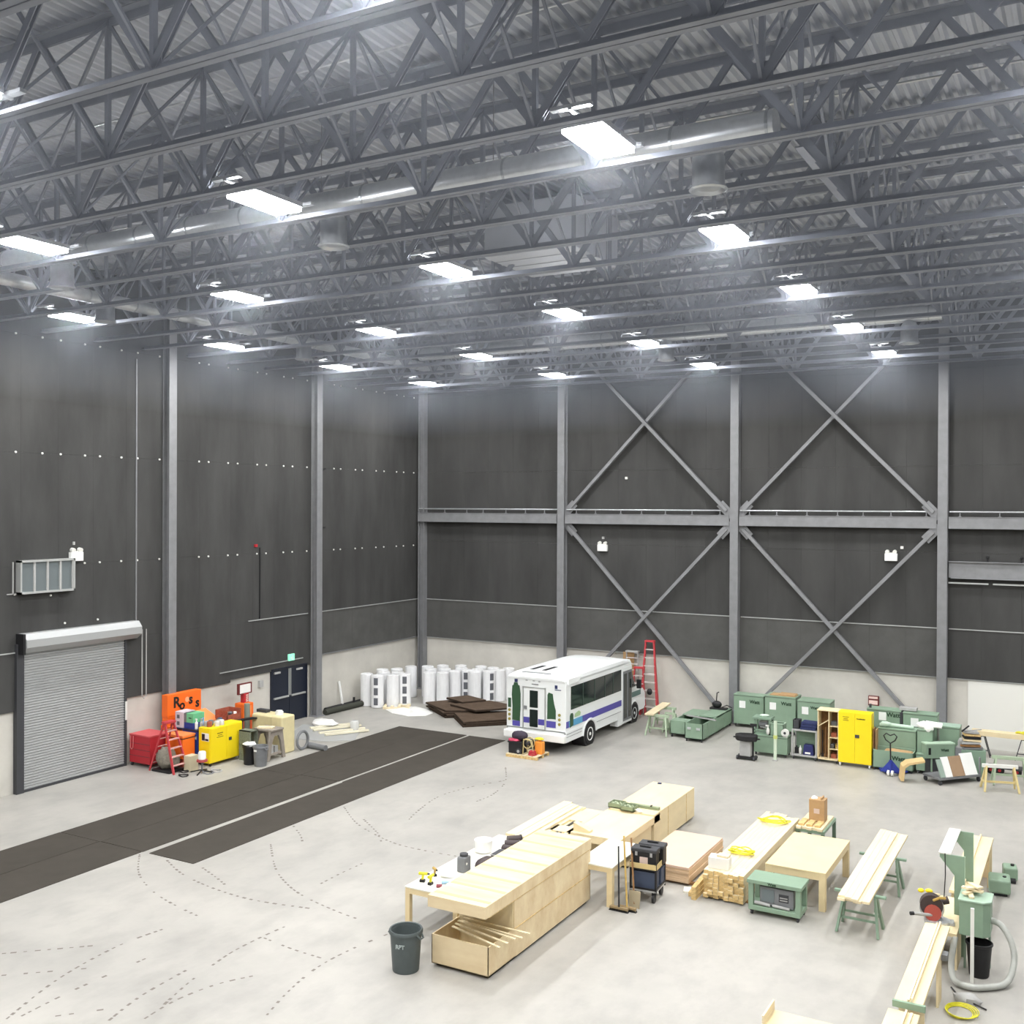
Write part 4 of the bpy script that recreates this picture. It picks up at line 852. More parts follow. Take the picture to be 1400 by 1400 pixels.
ring.append((0, 0, .07)); nn = len(bm_v); fs = []
for i in range(nn):
    a, b = i*3, ((i+1) % nn)*3; fs += [(a, b, b+1, a+1), (a+1, b+1, b+2, a+2), (a+2, b+2, nn*3)]
ring += [((p[0]-3), (p[1]+4.9), 0) for p in bm_v]; fs += [(i*3, nn*3+1+i, nn*3+1+(i+1) % nn, ((i+1) % nn)*3) for i in range(nn)]
solo('plastic_sheet', mb.add(ring, fs), SHEET, 'crumpled white plastic sheet on floor in front of the rolls', 'sheet', (3.0, -4.9, 0))
# brown board pile
def slab(lab, pts, z, th=.07, ma=FOAM):
    c = (sum(p[0] for p in pts)/len(pts), sum(p[1] for p in pts)/len(pts)); q = [(p[0]-c[0], p[1]-c[1]) for p in pts]
    o = solo('insulation_board', MB().prism(q, 'z', 0, th-.012), FOAM, lab, 'board', (c[0], c[1], z), group='brown insulation boards heaped beside the bus')
    obj('board_face', MB().prism([(a*.99, b*.99) for a, b in q], 'z', th-.012, th), FOAMT, o); return o
BP = [([(3.3,-4.2),(5.0,-5.3),(6.3,-4.2),(4.4,-2.6)], 4), ([(5.3,-5.2),(6.5,-6.4),(8.0,-5.0),(7.0,-3.8)], 3)]
names_ = [('bottom', 'second', 'third', 'top'), ('bottom', 'middle', 'top')]
for bi, (pts, n_) in enumerate(BP):
    for k in range(n_): 
        random.seed(bi*10+k); slab('brown ragged board, %s of the %s heap beside the bus' % (names_[bi][k], ('left', 'right front')[bi]), [(p[0]+random.uniform(-.12,.12), p[1]+random.uniform(-.12,.12)) for p in pts], .075*k)
slab('brown board lying askew across both heaps', [(4.6,-4.4),(6.2,-5.0),(7.4,-3.4),(5.6,-2.9)], .31)
slab('torn brown board on top of the left heap near the rolls', [(3.9,-3.6),(5.0,-4.1),(5.6,-3.2),(4.4,-2.7)], .385)
slab('brown board flat on the floor nearest the bus', [(7.2,-4.6),(8.4,-5.6),(9.0,-4.6),(7.8,-3.6)], 0)

# ------------------------------------------------------------------ left wall clutter
t = thing('red_cabinet', 'low red steel cabinet on castors by the left wall right of the shutter', 'cabinet', (.2, -16.85, 0)); castors(t, 0, .95, 0, .8, .12)
obj('body', B(0, .95, 0, .8, .12, 1.02), RED, t, bev=.015); obj('top', B(-.01, .96, -.01, .81, 1.0, 1.04), mat('faded_red', (196, 84, 88), .5), t)
for z in (.35, .55, .75): obj('drawer_line', B(-.0, .95, -.005, 0, z, z+.012), DGREY, t)
obj('cable_loop', MB().tube([(.08,-.02,.98),(.08,-.03,.6),(.15,-.04,.55),(.2,-.03,.62),(.2,-.02,.98)], .012, 6), mat('pink_cable', (220, 130, 130), .5), t)
ladder('step_ladder', 'short open red step ladder in front of the red cabinet', (1.85, -16.7, 0), (0, 0, PI/2), 1.55, .6, .34, 5, FIBRED, mat('pink_grey_step', (206, 160, 154), .5), .1, True, 1.1)
solo('canvas_bundle', MB().blob((0,0,.32),(.33,.3,.36),12,8,.12).blob((.25,.1,.22),(.2,.2,.22),10,6,.1), mat('grey_canvas', (134, 128, 116), .9, var=.25, scale=12, bump=.5), 'grey canvas bundle piled underneath the short red ladder', 'bundle', (1.72, -16.7, .075), smooth=True)
solo('black_dolly', B(-.4,.4,-.3,.3,0,.07), BLACK, 'flat black dolly beneath the grey canvas bundle', 'dolly', (1.8, -16.7, 0))
solo('pale_carton', B(0,.28,0,.35,0,.5), mat('cream_carton', (200, 190, 160), .8), 'small cream carton right of the short red ladder', 'carton', (2.3, -16.5, .0), bev=.01)
t = thing('orange_toolbox', 'orange steel tool chest behind the short red ladder', 'chest', (1.25, -16.3, 0)); obj('body', B(0, .78, 0, .52, .3, 1.0), ORANGE, t, bev=.01); obj('lid', B(0, .78, 0, .55, 1.0, 1.05), ORANGEL, t); obj('lid_shadow_strip', B(-.005, .785, -.005, .555, .93, .96), BLACK, t); obj('base', B(.05, .73, .05, .5, 0, .3), mat('brick_red', (170, 80, 70), .6), t)  # black strip stands in for shade below the lid
# site box with lettering
t = thing('orange_site_box', 'large open orange site box with black letters by the steel column', 'box', (.3, -15.65, 0))
obj('body', B(0, .62, 0, 1.75, .08, 1.1), ORANGE, t, bev=.01); obj('skid', B(.05, .6, .1, .25, 0, .08).b(.05, .6, 1.5, 1.65, 0, .08), BLACK, t)
lid = obj('raised_lid', B(.05, .32, 0, 1.5, 1.38, 2.12), ORANGE, t, bev=.012); obj('hinge_post', B(.05, .32, .02, 1.48, 1.1, 1.38), ORANGE, t)
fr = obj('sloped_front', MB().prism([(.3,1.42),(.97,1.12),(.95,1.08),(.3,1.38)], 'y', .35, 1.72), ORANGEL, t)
for ch, y, z, s_ in (('R', .40, 1.82, .50), ('o', .64, 1.70, .46), ('s', 1.02, 1.84, .46), ('s', 1.32, 1.68, .46)):
    lettering(ch, s_, BLACK, lid, (.325, y, z), (PI/2, 0, PI/2), label='black letter')
obj('paper_sticker', MB().cyl((.32,.86,1.86),(.326,.86,1.86),.09,n=14), mat('pale_orange', (244, 170, 130), .6), lid)
# blue cabinet + cartons
t = thing('blue_cabinet', 'royal blue tool cabinet left of the yellow cabinet by left wall', 'cabinet', (1.72, -15.45, 0)); obj('body', B(-.35, .35, -.25, .3, .1, 1.08), BLUE, t, bev=.01); obj('top', B(-.76, .36, -.26, .31, 1.08, 1.12), mat('dark_navy', (36, 38, 66), .5), t); obj('white_strip', B(.02, .3, -.256, -.25, .82, .92), WHITEP, t)
for x in (-.3, .3): obj('foot', B(x-.04, x+.04, -.2, .25, 0, .1), BLACK, t)
obj('side_leg', B(-.75, -.71, -.24, -.2, 0, 1.08), BLACK, t)
t = thing('printed_carton', 'carton with green and white print on the blue cabinet', 'carton', (1.0, -15.66, 1.12)); obj('box', B(0, .38, 0, .5, 0, .52), mat('pale_lilac', (206, 196, 204), .7), t, bev=.005)
t2 = thing('printed_carton', 'green and blue carton beside the white one on the blue cabinet', 'carton', (1.4, -15.64, 1.12)); obj('box', B(0, .4, 0, .5, 0, .5), mat('carton_green', (110, 190, 140), .6), t2, bev=.005); obj('blue_band', B(-.004, .404, -.004, .3, 0, .2), BLUE, t2); obj('grey_side', B(-.002, .1, -.006, .4, .2, .5), MGREY, t2); obj('hand_slot', B(.2, .32, -.006, 0, .34, .37), BLACK, t2)
obj('print_mark', B(.08, .2, -.005, 0, .3, .42).b(.08, .2, -.005, 0, .08, .2), PRINT, t)
for k, (x, y, c) in enumerate(((1.86, -15.55, WHITEP), (1.98, -15.45, LGREY), (1.92, -15.3, mat('sky_plastic', (150, 180, 220), .4)))):
    solo('spray_bottle', MB().lathe([(.05,0),(.055,.02),(.055,.2),(.02,.25),(.02,.32)], cap1=True, n=12).b(-.05,.03,-.015,.015,.3,.34), c, '%s bottle on top of the blue cabinet' % ('white', 'grey', 'pale blue')[k], 'bottle', (x, y, 1.12), smooth=False)
solo('white_drum', MB().lathe([(.1,0),(.12,.02),(.12,.22),(.1,.26)], cap1=True, n=16), WHITEP, 'small white canister on the red tripod before the yellow cabinet', 'canister', (2.95, -16.35, .42), smooth=True)
t = thing('tripod_stand', 'red and black tripod cable stand in front of yellow cabinet', 'stand', (2.95, -16.35, 0)); obj('red_disc', MB().cyl((0,0,.36),(0,0,.42),.17,n=18), mat('dull_red', (180, 80, 80), .6), t); obj('pole', MB().cyl((0,0,.05),(0,0,.38),.03), MGREY, t)
for k in range(4): a = k*PI/2+.4; obj('leg', MB().bar((0,0,.1),(.38*math.cos(a), .38*math.sin(a), .02),.03,.03), BLACK, t)
for k in range(6):
    random.seed(50+k); x, y = [(2.4,-16.6),(2.1,-16.3),(3.15,-16.3),(2.75,-16.95),(3.2,-16.0),(2.35,-16.15)][k]; ra = random.uniform(.1,.2)
    solo('cable_heap', MB().tube([((ra+.03*math.sin(3*a))*math.cos(a), (ra*.7)*math.sin(a), .03+.02*math.sin(2*a)) for a in [2*PI*i/16 for i in range(16)]], .02, 6, True), [BLACK, DGREY, MGREY, BLACK, LGREY, CLUT[1]][k], 'loop of %s cable on the floor, %s of the yellow cabinet' % (('black', 'dark', 'grey', 'black', 'pale', 'brownish')[k], ('far left', 'left behind', 'right front', 'front', 'just in front', 'behind left')[k]), 'cable', (x, y, 0))
# low yellow cabinet
t = thing('yellow_cabinet', 'waist-high yellow flammables cabinet with hazard stickers by left wall', 'cabinet', (2.14, -15.72, 0))
castors(t, 0, .52, 0, 1.45, .1, BLACK); obj('body', B(0, .5, 0, 1.45, .1, 1.25), YELLOW, t, bev=.015)
obj('door', B(.5, .525, .02, .72, .13, 1.22), YELLOW, t, bev=.004); obj('door', B(.5, .525, .73, 1.43, .13, 1.22), YELLOW, t, bev=.004)
obj('latch', B(.525, .55, .82, .93, .72, .82), DGREY, t); obj('hazard_sticker', B(.14, .46, -.006, 0, .82, 1.08), WHITEP, t); obj('hazard_print', B(.15, .28, -.01, -.006, .84, 1.05).b(.3, .44, -.01, -.006, .84, .9), BLACK, t)
obj('hazard_print', B(.525, .529, .3, .55, 1.02, 1.05).b(.525, .529, .33, .52, .96, .98).b(.525, .529, .28, .57, .9, .92), mat('dark_mustard', (120, 104, 20), .6), t)
for k in range(7):
    random.seed(70+k); solo('paint_tin', MB().lathe([(.075,0),(.08,.01),(.08,.16),(.075,.17)], cap1=True, n=14), [LGREY, CLUT[0], CLUT[3], MGREY, CLUT[1], WHITEM, CLUT[5]][k], 'small %s tin on the low yellow cabinet, %s' % (['grey', 'red', 'cream', 'dark grey', 'brown', 'white', 'blue'][k], ['front', 'front right', 'middle left', 'middle', 'middle right', 'back left', 'back right'][k]), 'tin', (2.26+.14*(k % 3), -15.5+.2*(k//2), 1.25), smooth=True)
t = thing('wire_basket', 'red and rust wire basket of parts behind the low yellow cabinet', 'basket', (1.5, -13.75, 0)); obj('stand', B(-.25, .25, -.3, .3, 0, .95), BROWNB, t)
obj('basket', B(-.28, .28, -.33, -.31, .95, 1.45).b(-.28, .28, .31, .33, .95, 1.45).b(-.28, -.26, -.33, .33, .95, 1.45).b(.26, .28, -.33, .33, .95, 1.3), mat('rust', (170, 90, 70), .7, var=.3, scale=20), t)
for k in range(4): obj('part_inside', MB().ob((-.1+.08*k, -.15+.1*k, 1.2), (.1,.12,.3), (.2*k,.1,.3*k)), CLUT[k], t)
solo('black_plank', B(0, .2, 0, 1.5, 0, .05), BLACK, 'black plank resting behind the low yellow cabinet top', 'plank', (1.95, -14.3, 1.12), rz=-.25)
solo('plank_stand', B(-.15,.15,-.15,.15,0,1.12), DGREY, 'dark stand holding the black plank', 'stand', (2.05, -13.9, 0))
# red pump post with sign
t = thing('signpost', 'red post with a framed white sign on an orange machine by the left wall', 'sign', (.75, -12.2, 0))
obj('machine_body', B(-.2, .25, -.28, .22, .75, 1.35), ORANGE, t, bev=.03); obj('machine_stand', B(-.15, .2, -.25, .2, 0, .75), mat('orange_painted_shade', (200, 84, 40), .6), t); obj('painted_highlight', B(.25, .262, -.2, .1, .9, 1.25), ORANGEL, t)  # shade and highlight put into the colours: darker stand, lighter side panel
obj('post', B(-.08, .08, -.1, .14, 1.35, 1.68), RED, t); 
for k in range(4): obj('dial', B(.08, .1, .0, .1, 1.38+.07*k, 1.42+.07*k), mat('pink_paper', (232, 206, 196), .6), t)
obj('sign_frame', B(-.03, .05, -.34, .34, 1.66, 2.05), mat('maroon', (110, 44, 44), .5), t); obj('sign_face', B(.05, .056, -.27, .27, 1.7, 2.01), WHITEP, t)
# bins
def bin_(name, lab, loc, r, h, ma, rim=None, handles=True, ribs=False):
    t = thing(name, lab, 'bin', loc)
    obj('shell', MB().lathe([(r*.8, 0), (r*.82, .02), (r*.97, h*.93), (r*.90, h*.93), (r*.76, .04)], n=28, cap1=True), ma, t, smooth=True)
    obj('rim', MB().lathe([(r*.93, h*.9), (r*1.04, h*.91), (r*1.05, h*.97), (r, h), (r*.93, h*.99), (r*.9, h*.9)], n=28, cap0=False), rim or ma, t, smooth=True)
    if handles:
        for a in (.0, PI): obj('handle', MB().tube([(r*1.0*math.cos(a)-.0, -.07, h*.92), (r*1.16*math.cos(a), -.05, h*.84), (r*1.16*math.cos(a), .05, h*.84), (r*1.0*math.cos(a), .07, h*.92)], .018, 6), rim or ma, t)
    return t
bin_('rubbish_bin', 'black bin with crumpled white cloth on top, beside the low yellow cabinet', (3.45, -14.75, 0), .23, .62, BLACK)
solo('white_cloth', MB().blob((0,0,.03),(.22,.2,.08),14,7,.2), WHITEP, 'crumpled white cloth on the black bin', 'cloth', (3.45, -14.75, .62), smooth=True)
g = bin_('rubbish_bin', 'mid grey round bin between the black bin and grey plastic sawhorse', (3.92, -14.75, 0), .24, .66, MGREY); obj('paper_label', B(-.06, .06, -.245, -.235, .5, .56), WHITEP, g)
# grey moulded sawhorse
t = thing('plastic_sawhorse', 'grey moulded plastic sawhorse with arched opening by the cream tank', 'sawhorse', (3.6, -13.85, 0), .0)
arch = [(-.45,0),(-.3,.98),(.3,.98),(.45,0),(.32,0),(.2,.6),(.1,.8),(-.1,.8),(-.2,.6),(-.32,0)]
PG = mat('warm_grey_plastic', (150, 142, 132), .7, var=.15)
obj('end_frame', MB().prism(arch, 'x', .12, .2), PG, t, bev=.01); obj('end_frame', MB().prism(arch, 'x', -.5, -.42), PG, t, bev=.01)
obj('top', B(-.55, .25, -.3, .3, .96, 1.03), PG, t, bev=.015); obj('lower_shelf', B(-.45, .15, -.36, .36, .16, .22), PG, t)
obj('shelf_pieces', B(.0, .1, -.2, -.05, .22, .5).b(-.05, .08, .05, .2, .22, .42), LGREY, t)
solo('wood_offcut', B(-.3,.25,-.12,.12,0,.05), PINE, 'pale offcut lying on the grey plastic sawhorse', 'offcut', (3.45, -13.95, 1.03), rz=.4)
solo('wire_rack', B(-.25,.25,-.02,.02,0,1.0).b(-.25,.25,.3,.34,0,1.0).b(-.25,.25,-.02,.34,.5,.53).b(-.25,.25,-.02,.34,.97,1.0), mat('dull_green_grey', (120, 126, 110), .7, var=.3, scale=25), 'grey wire rack behind the bins, left of the plastic sawhorse', 'rack', (3.0, -14.5, 0))
t = thing('cream_tank', 'large cream metal tank cabinet with a white cap', 'tank', (2.15, -13.3, 0)); obj('body', B(0, 1.37, 0, .68, 0, 1.28), BEIGE, t, bev=.05); obj('cap', MB().cyl((.95,.35,1.28),(.95,.35,1.38),.14,n=20).cyl((.95,.35,1.38),(.95,.35,1.42),.11,n=20), WHITEP, t, smooth=True); obj('seam', B(.9, .915, -.004, .0, .05, 1.23), mat('tan_seam', (190, 176, 130), .6), t)
obj('bracket', B(-.05, .4, .3, .5, 1.28, 1.38), DGREY, t)
solo('grey_pipe', MB().cyl((0,0,.0),(0,0,1.55),.1,n=14), mat('sage_pipe', (134, 142, 130), .5), 'upright grey-green pipe left of the cream tank', 'pipe', (1.75, -13.1, 0), smooth=True)
solo('hose_coil', MB().tube([(0, .28*math.cos(a), .34+.3*math.sin(a)) for a in [2*PI*i/22 for i in range(22)]], .05, 8, True), MGREY, 'grey hose coil standing against right side of the cream tank', 'hose', (3.62, -12.35, 0), smooth=True)
solo('pipe_section', MB().cyl((0,0,.1),(.9,-.1,.1),.1,n=16), MGREY, 'short grey pipe section lying on floor right of the cream tank', 'pipe', (3.55, -12.0, 0), smooth=True)
# plastic sheet with trim lengths
mb = MB().prism([(1.9,-11.3),(3.5,-11.0),(4.3,-10.3),(3.6,-9.1),(2.0,-8.6),(.9,-9.2)], 'z', 0, .012)
solo('plastic_sheet', mb, POLY, 'translucent plastic sheet spread on the floor before the navy doors', 'sheet')
for k, (x, y, L_) in enumerate(((1.6,-9.6,1.6),(2.0,-9.9,1.9),(2.45,-10.1,1.8),(2.9,-10.3,1.7))):
    solo('trim_length', B(0, .14, 0, L_, 0, .06), mat('cream_trim', (226, 220, 196), .5), 'cream trim length on the plastic sheet, %s of four' % ('nearest the doors', 'second', 'third', 'nearest the camera')[k], 'trim', (x, y, .013+.02*(k % 2)), rz=-.55)
solo('plastic_film', MB().blob((0,0,.1),(.5,.4,.14),12,6,.25), SHEET, 'bunched white film on the far side of the plastic sheet', 'film', (1.8, -8.9, .01), smooth=True)
solo('clear_jar', MB().lathe([(.14,0),(.17,.03),(.17,.3),(.12,.36)], cap1=True, n=16), POLY, 'clear plastic container at the far edge of the plastic sheet', 'container', (3.2, -8.9, 0), smooth=True)
solo('dark_roll', MB().cyl((0,0,.12),(.1,2.4,.12),.12,n=16), mat('olive_black', (60, 62, 54), .8), 'long dark roll on the floor along left wall, front one', 'roll', (.48, -7.35, 0), smooth=True)
solo('dark_roll', MB().cyl((0,0,.12),(.05,2.3,.12),.11,n=16), BLACK, 'long dark roll on the floor along left wall, rear one', 'roll', (.22, -7.0, 0), smooth=True)
solo('white_stick', MB().bar((.25,0,0),(.02,0,1.15),.07,.07), WHITEP, 'white post leaning on the concrete near the dark rolls', 'post', (.05, -5.95, 0))
solo('black_tube', MB().cyl((0,0,0),(0,0,.4),.05), BLACK, 'short black tube standing right of the leaning white post', 'tube', (.35, -5.3, .0))

# ================================================================== FOREGROUND TIMBER
# table with small tools (left of the big crate)
def table(name, lab, x0, x1, y0, y1, h, ma, leg=.1, apron=.14, rz=0, topt=None):
    t = thing(name, lab, 'table', (x0, y0, 0), rz); w_, d_ = x1-x0, y1-y0
    obj('table_top', B(-.01, w_+.01, -.01, d_+.01, h-.03, h), topt or ma, t, bev=.004)
    obj('apron', B(0, w_, 0, .02, h-apron, h-.03).b(0, w_, d_-.02, d_, h-apron, h-.03).b(0, .02, 0, d_, h-apron, h-.03).b(w_-.02, w_, 0, d_, h-apron, h-.03), ma, t)
    for x in (0, w_-leg):
        for y in (0, d_-leg): obj('leg', B(x-(.004 if x == 0 else -.0), x+leg+(.004 if x else 0), y-(.004 if y == 0 else 0), y+leg+(.004 if y else 0), 0, h-.031), ma, t, bev=.002)
    return t
table('work_table', 'pale work table carrying small tools behind the big plywood crate', 15.55, 16.78, -23.05, -19.3, .86, TABLE, topt=WHITET)
z = .86
def cordless(lab, x, y, rz, ma, sc=1):
    t = thing('cordless_tool', lab, 'tool', (x, y, z), rz)
    obj('battery', B(-.06*sc, .06*sc, -.045*sc, .045*sc, 0, .06*sc), BLACK, t, bev=.008); obj('grip', MB().bar((0,0,.05*sc),(.02*sc,0,.16*sc),.04*sc,.05*sc), ma, t); obj('head', MB().cyl((-.08*sc,0,.19*sc),(.12*sc,0,.19*sc),.035*sc,n=12), ma, t, smooth=True); obj('chuck', MB().cyl((.12*sc,0,.19*sc),(.17*sc,0,.19*sc),.02*sc,n=10), DGREY, t)
cordless('lime and black cordless drill at the near left corner of the tool table', 15.72, -22.7, .3, STRAP, .9)
cordless('second lime and black cordless drill beside the glue packs', 15.95, -22.75, 1.6, STRAP, .9)
cordless('small olive drill near the left edge of the tool table', 15.75, -22.3, -.6, CLUT[4], .8)
solo('glue_tube', MB().cyl((0,0,.035),(.26,.12,.035),.035,n=12), mat('pale_blue_pack', (160, 196, 220), .5), 'pale blue tube lying on the tool table', 'tube', (16.12, -22.6, z), smooth=True)
solo('glue_tube', MB().cyl((0,0,.035),(.25,.14,.035),.035,n=12), mat('teal_pack', (80, 120, 130), .5), 'dark teal tube lying beside the pale blue one', 'tube', (16.28, -22.62, z), smooth=True)
solo('glue_tube', MB().cyl((0,0,.035),(.1,.05,.035),.035,n=12), mat('maroon_pack', (140, 70, 80), .5), 'short maroon roll at the front of the tool table', 'tube', (16.14, -22.82, z), smooth=True)
solo('paper_bag', MB().blob((0,0,.06),(.16,.13,.08),12,6,.15), WHITEP, 'crumpled white bag among the tubes on the tool table', 'bag', (16.0, -22.2, z), smooth=True)
t = thing('nail_gun', 'grey and black nail gun standing on the tool table', 'tool', (16.12, -21.75, z)); obj('body', B(-.1,.1,-.13,.13,0,.32), MGREY, t, bev=.03); obj('cap', MB().cyl((0,0,.32),(0,0,.37),.09,n=14), DGREY, t); obj('side_knob', MB().blob((.08,-.05,.18),(.035,.035,.035),8,6), WHITEM, t)
t = thing('black_saw', 'black and yellow power saw on the tool table', 'tool', (16.5, -21.5, z)); obj('body', MB().blob((0,0,.13),(.2,.32,.15),12,8,.05), mat('plum_black', (62, 52, 52), .5), t, smooth=True); obj('yellow_grip', MB().bar((-.02,-.24,.1),(.06,.0,.2),.06,.05), YELLOW, t); obj('blade_guard', MB().cyl((.1,.06,.1),(.13,.06,.1),.1,n=16), DGREY, t)
solo('pink_rag', MB().blob((0,0,.03),(.09,.12,.05),10,6,.2), mat('dusty_pink', (206, 160, 160), .8), 'dusty pink rag beside the black saw', 'cloth', (16.72, -21.2, z), smooth=True)
t = thing('black_case', 'dark grey round-edged box on the tool table behind the saw', 'box', (16.5, -20.85, z)); obj('body', B(-.15,.15,-.2,.2,0,.2), DGREY, t, bev=.03); obj('rim', B(-.155,.155,-.205,.205,.17,.19), LGREY, t)
for k, y in enumerate((-20.35, -20.02, -19.7)):
    t = thing('router', 'black router lying at the far end of the tool table, %s of three' % ('first', 'second', 'last')[k], 'tool', (16.42-.12*k, y, z), .4*k); obj('body', MB().cyl((-.16,0,.1),(.14,0,.1),.09,n=14), mat('plum_black', (62, 52, 52), .5), t, smooth=True); obj('base_ring', MB().cyl((.14,0,.1),(.17,0,.1),.1,n=16), BLACK, t); obj('grip', B(-.05,.05,.05,.16,.02,.09), BLACK, t)
t = thing('white_tub', 'white plastic tub at far end of the tool table', 'tub', (15.85, -20.5, z)); obj('shell', MB().lathe([(.14,0),(.19,.02),(.2,.24)], n=18), WHITEP, t, smooth=True); obj('lid', MB().lathe([(.205,.24),(.205,.27)], cap1=True, n=18), WHITEP, t)
# big plywood crate
t = thing('plywood_crate', 'big long plywood crate with an open lower front and overhanging lid', 'crate', (16.95, -24.2, 0))
WC, LC = 1.22, 4.3
obj('runner', B(.05, .15, .1, LC-.1, 0, .06).b(WC-.15, WC-.05, .1, LC-.1, 0, .06), BLACK, t)
mb = B(0, WC, 0, .02, .06, .60).b(0, .02, 0, LC, .06, .60).b(WC-.02, WC, 0, LC, .06, .60).b(0, WC, 0, 1.0, .06, .08).b(0, WC, LC-.02, LC, .06, .6); obj('lower_box', mb, PLYS, t, bev=.003)
obj('middle_box', B(.0, WC, .95, LC, .602, 1.12), PLYS, t, bev=.003); obj('inner_panel', B(.02, WC-.02, .93, .95, .10, 1.12), PLY, t)
ld_ = obj('lid', B(-.01, WC+.01, -.12, LC+.02, 1.14, 1.36), PLYS, t, bev=.003)
for k in range(8): obj('lid_cleat', B(.02, WC-.02, .05+.56*k, .14+.56*k, 1.36, 1.364), mat('darker_ply', (204, 178, 136), .6), ld_)
obj('joint_strip', B(WC, WC+.008, 0.95, LC, .592, .608), PINED, t); obj('joint_strip', B(WC, WC+.008, .0, LC, 1.125, 1.14), PINED, t)
for k in range(5): 
    solo('wood_strip', MB().bar((0, 0, 0), (1.25+.05*k, -.38+.09*k, .0), .05, .018, (0,0,1)), PINE, 'thin pine strip lying across the open front of the big crate, %s' % ('front', 'second', 'middle', 'fourth', 'rear')[k], 'strip', (17.12, -23.75+.1*k, .612+.019*(k % 3)))
b_ = bin_('rubbish_bin', 'large dark grey round bin with handles and faint white lettering, left of the big crate', (16.62, -24.55, 0), .30, .76, mat('slate_bin', (84, 92, 92), .55, var=.08))
lettering('RPT', .1, mat('faint_white', (170, 180, 178), .6), b_, (.07, -.288, .52), (PI/2, 0, .24), label='faint white letters')
# pallet of white trim + frames
for k in range(14):
    r_, c_ = divmod(k, 5); random.seed(100+k)
    solo('white_plank', B(0, .12, 0, 3.05+random.uniform(-.12,.05), 0, .035), PINE, 'thin pale plank in the stack left of the plywood frames, %s layer, %s' % (('bottom', 'middle', 'top')[r_], ('leftmost', 'left', 'centre', 'right', 'rightmost')[c_]), 'plank', (15.55+.125*c_+random.uniform(-.01,.01), -19.05+random.uniform(-.1,.1), .70+.036*r_), group='pale planks stacked on the trestle table')
table('trestle_table', 'low pale table under the thin planks and window frames', 15.5, 16.75, -19.1, -15.9, .70, PLY)
t = thing('frame_panel', 'plywood sheet with two rectangular cut-outs beside the thin planks', 'panel', (16.22, -18.9, .70))
obj('sheet', B(0,.52,0,.35,0,.05).b(0,.52,.85,1.3,0,.05).b(0,.52,1.8,2.6,0,.05).b(0,.08,.35,1.8,0,.05).b(.44,.52,.35,1.8,0,.05), PLY, t)
obj('slat', B(.2,.24,.35,.85,.0,.04), DGREY, t); obj('slat', B(.3,.33,.35,.85,0,.04), DGREY, t); obj('slat', B(.2,.24,1.3,1.8,0,.04), DGREY, t)
# second stack: plywood boxes
t = thing('plywood_crate', 'long plywood-clad crate behind, with green boxes on top', 'crate', (16.9, -16.0, 0))
obj('runner', B(.05, .15, .1, 2.8, 0, .06).b(1.0, 1.1, .1, 2.8, 0, .06), BLACK, t); obj('body', B(0, 1.2, 0, 2.95, .06, .84), PLY, t, bev=.004)
for y in (.95, 2.3): obj('joint_strip', B(1.2, 1.206, y, y+.02, .08, .82), PINED, t)
t = thing('plywood_crate', 'plywood crate topped with a pale sheet, behind the white table', 'crate', (16.86, -17.6, 0))
obj('body', B(.1, 1.2, .0, 1.5, .0, .62), PLY, t, bev=.004); obj('runner', B(.1, 1.2, 0, .08, 0, .04), BLACK, t)
solo('plywood_sheet', B(0, 1.28, 0, 2.5, 0, .18), PLY, 'thick stack of plywood sheets overlapping the crate behind the white table', 'sheets', (16.82, -18.12, .622), bev=.003)
solo('wood_wedge', MB().prism([(0,0),(.42,.0),(.42,.05),(0,.2)], 'y', 0, .18), PLY, 'small plywood wedge on the corner of the plywood sheets', 'offcut', (16.84, -18.0, .803))
for k, (x, y) in enumerate(((16.82,-16.05),(17.2,-16.15))):
    t = thing('green_tray', 'small sage green tray box on the plywood, %s one' % ('left', 'right')[k], 'box', (x, y+.1, .84)); obj('shell', B(0,.36,0,.02,0,.12).b(0,.36,.33,.35,0,.12).b(0,.02,0,.35,0,.12).b(.34,.36,0,.35,0,.12).b(0,.36,0,.35,0,.03), mat('olive_sage', (136, 148, 118), .6), t, bev=.005)
    for q in range(4): obj('content', MB().ob((.09+.06*q, .1+.05*(q % 2), .09), (.06,.09,.06), (.3*q,.2,.5*q)), mat('olive_light', (158, 168, 138), .6), t)
t = thing('green_rail_box', 'long thin sage green rail lying beyond the tray boxes', 'rail', (17.25, -15.6, .84)); obj('rail', B(0,.8,0,.12,0,.07), mat('olive_sage', (136, 148, 118), .6), t, bev=.005); obj('knob', MB().cyl((.6,-.01,.09),(.6,.06,.09),.02), DGREY, t)
solo('crumpled_paper', MB().blob((0,0,.03),(.1,.06,.05),10,6,.3), WHITEP, 'scrap of white paper beside the right green tray', 'paper', (17.66, -15.95, .84), smooth=True)
solo('small_tool', B(-.05,.05,-.03,.03,0,.03), NAVYB, 'small dark object at the far corner of the long crate', 'tool', (17.15, -13.2, .84))
# white table
table('white_table', 'white-topped work table with pine legs right of the big crate', 17.9, 18.72, -20.0, -18.3, .86, TABLE, .12, .13, topt=WHITET)
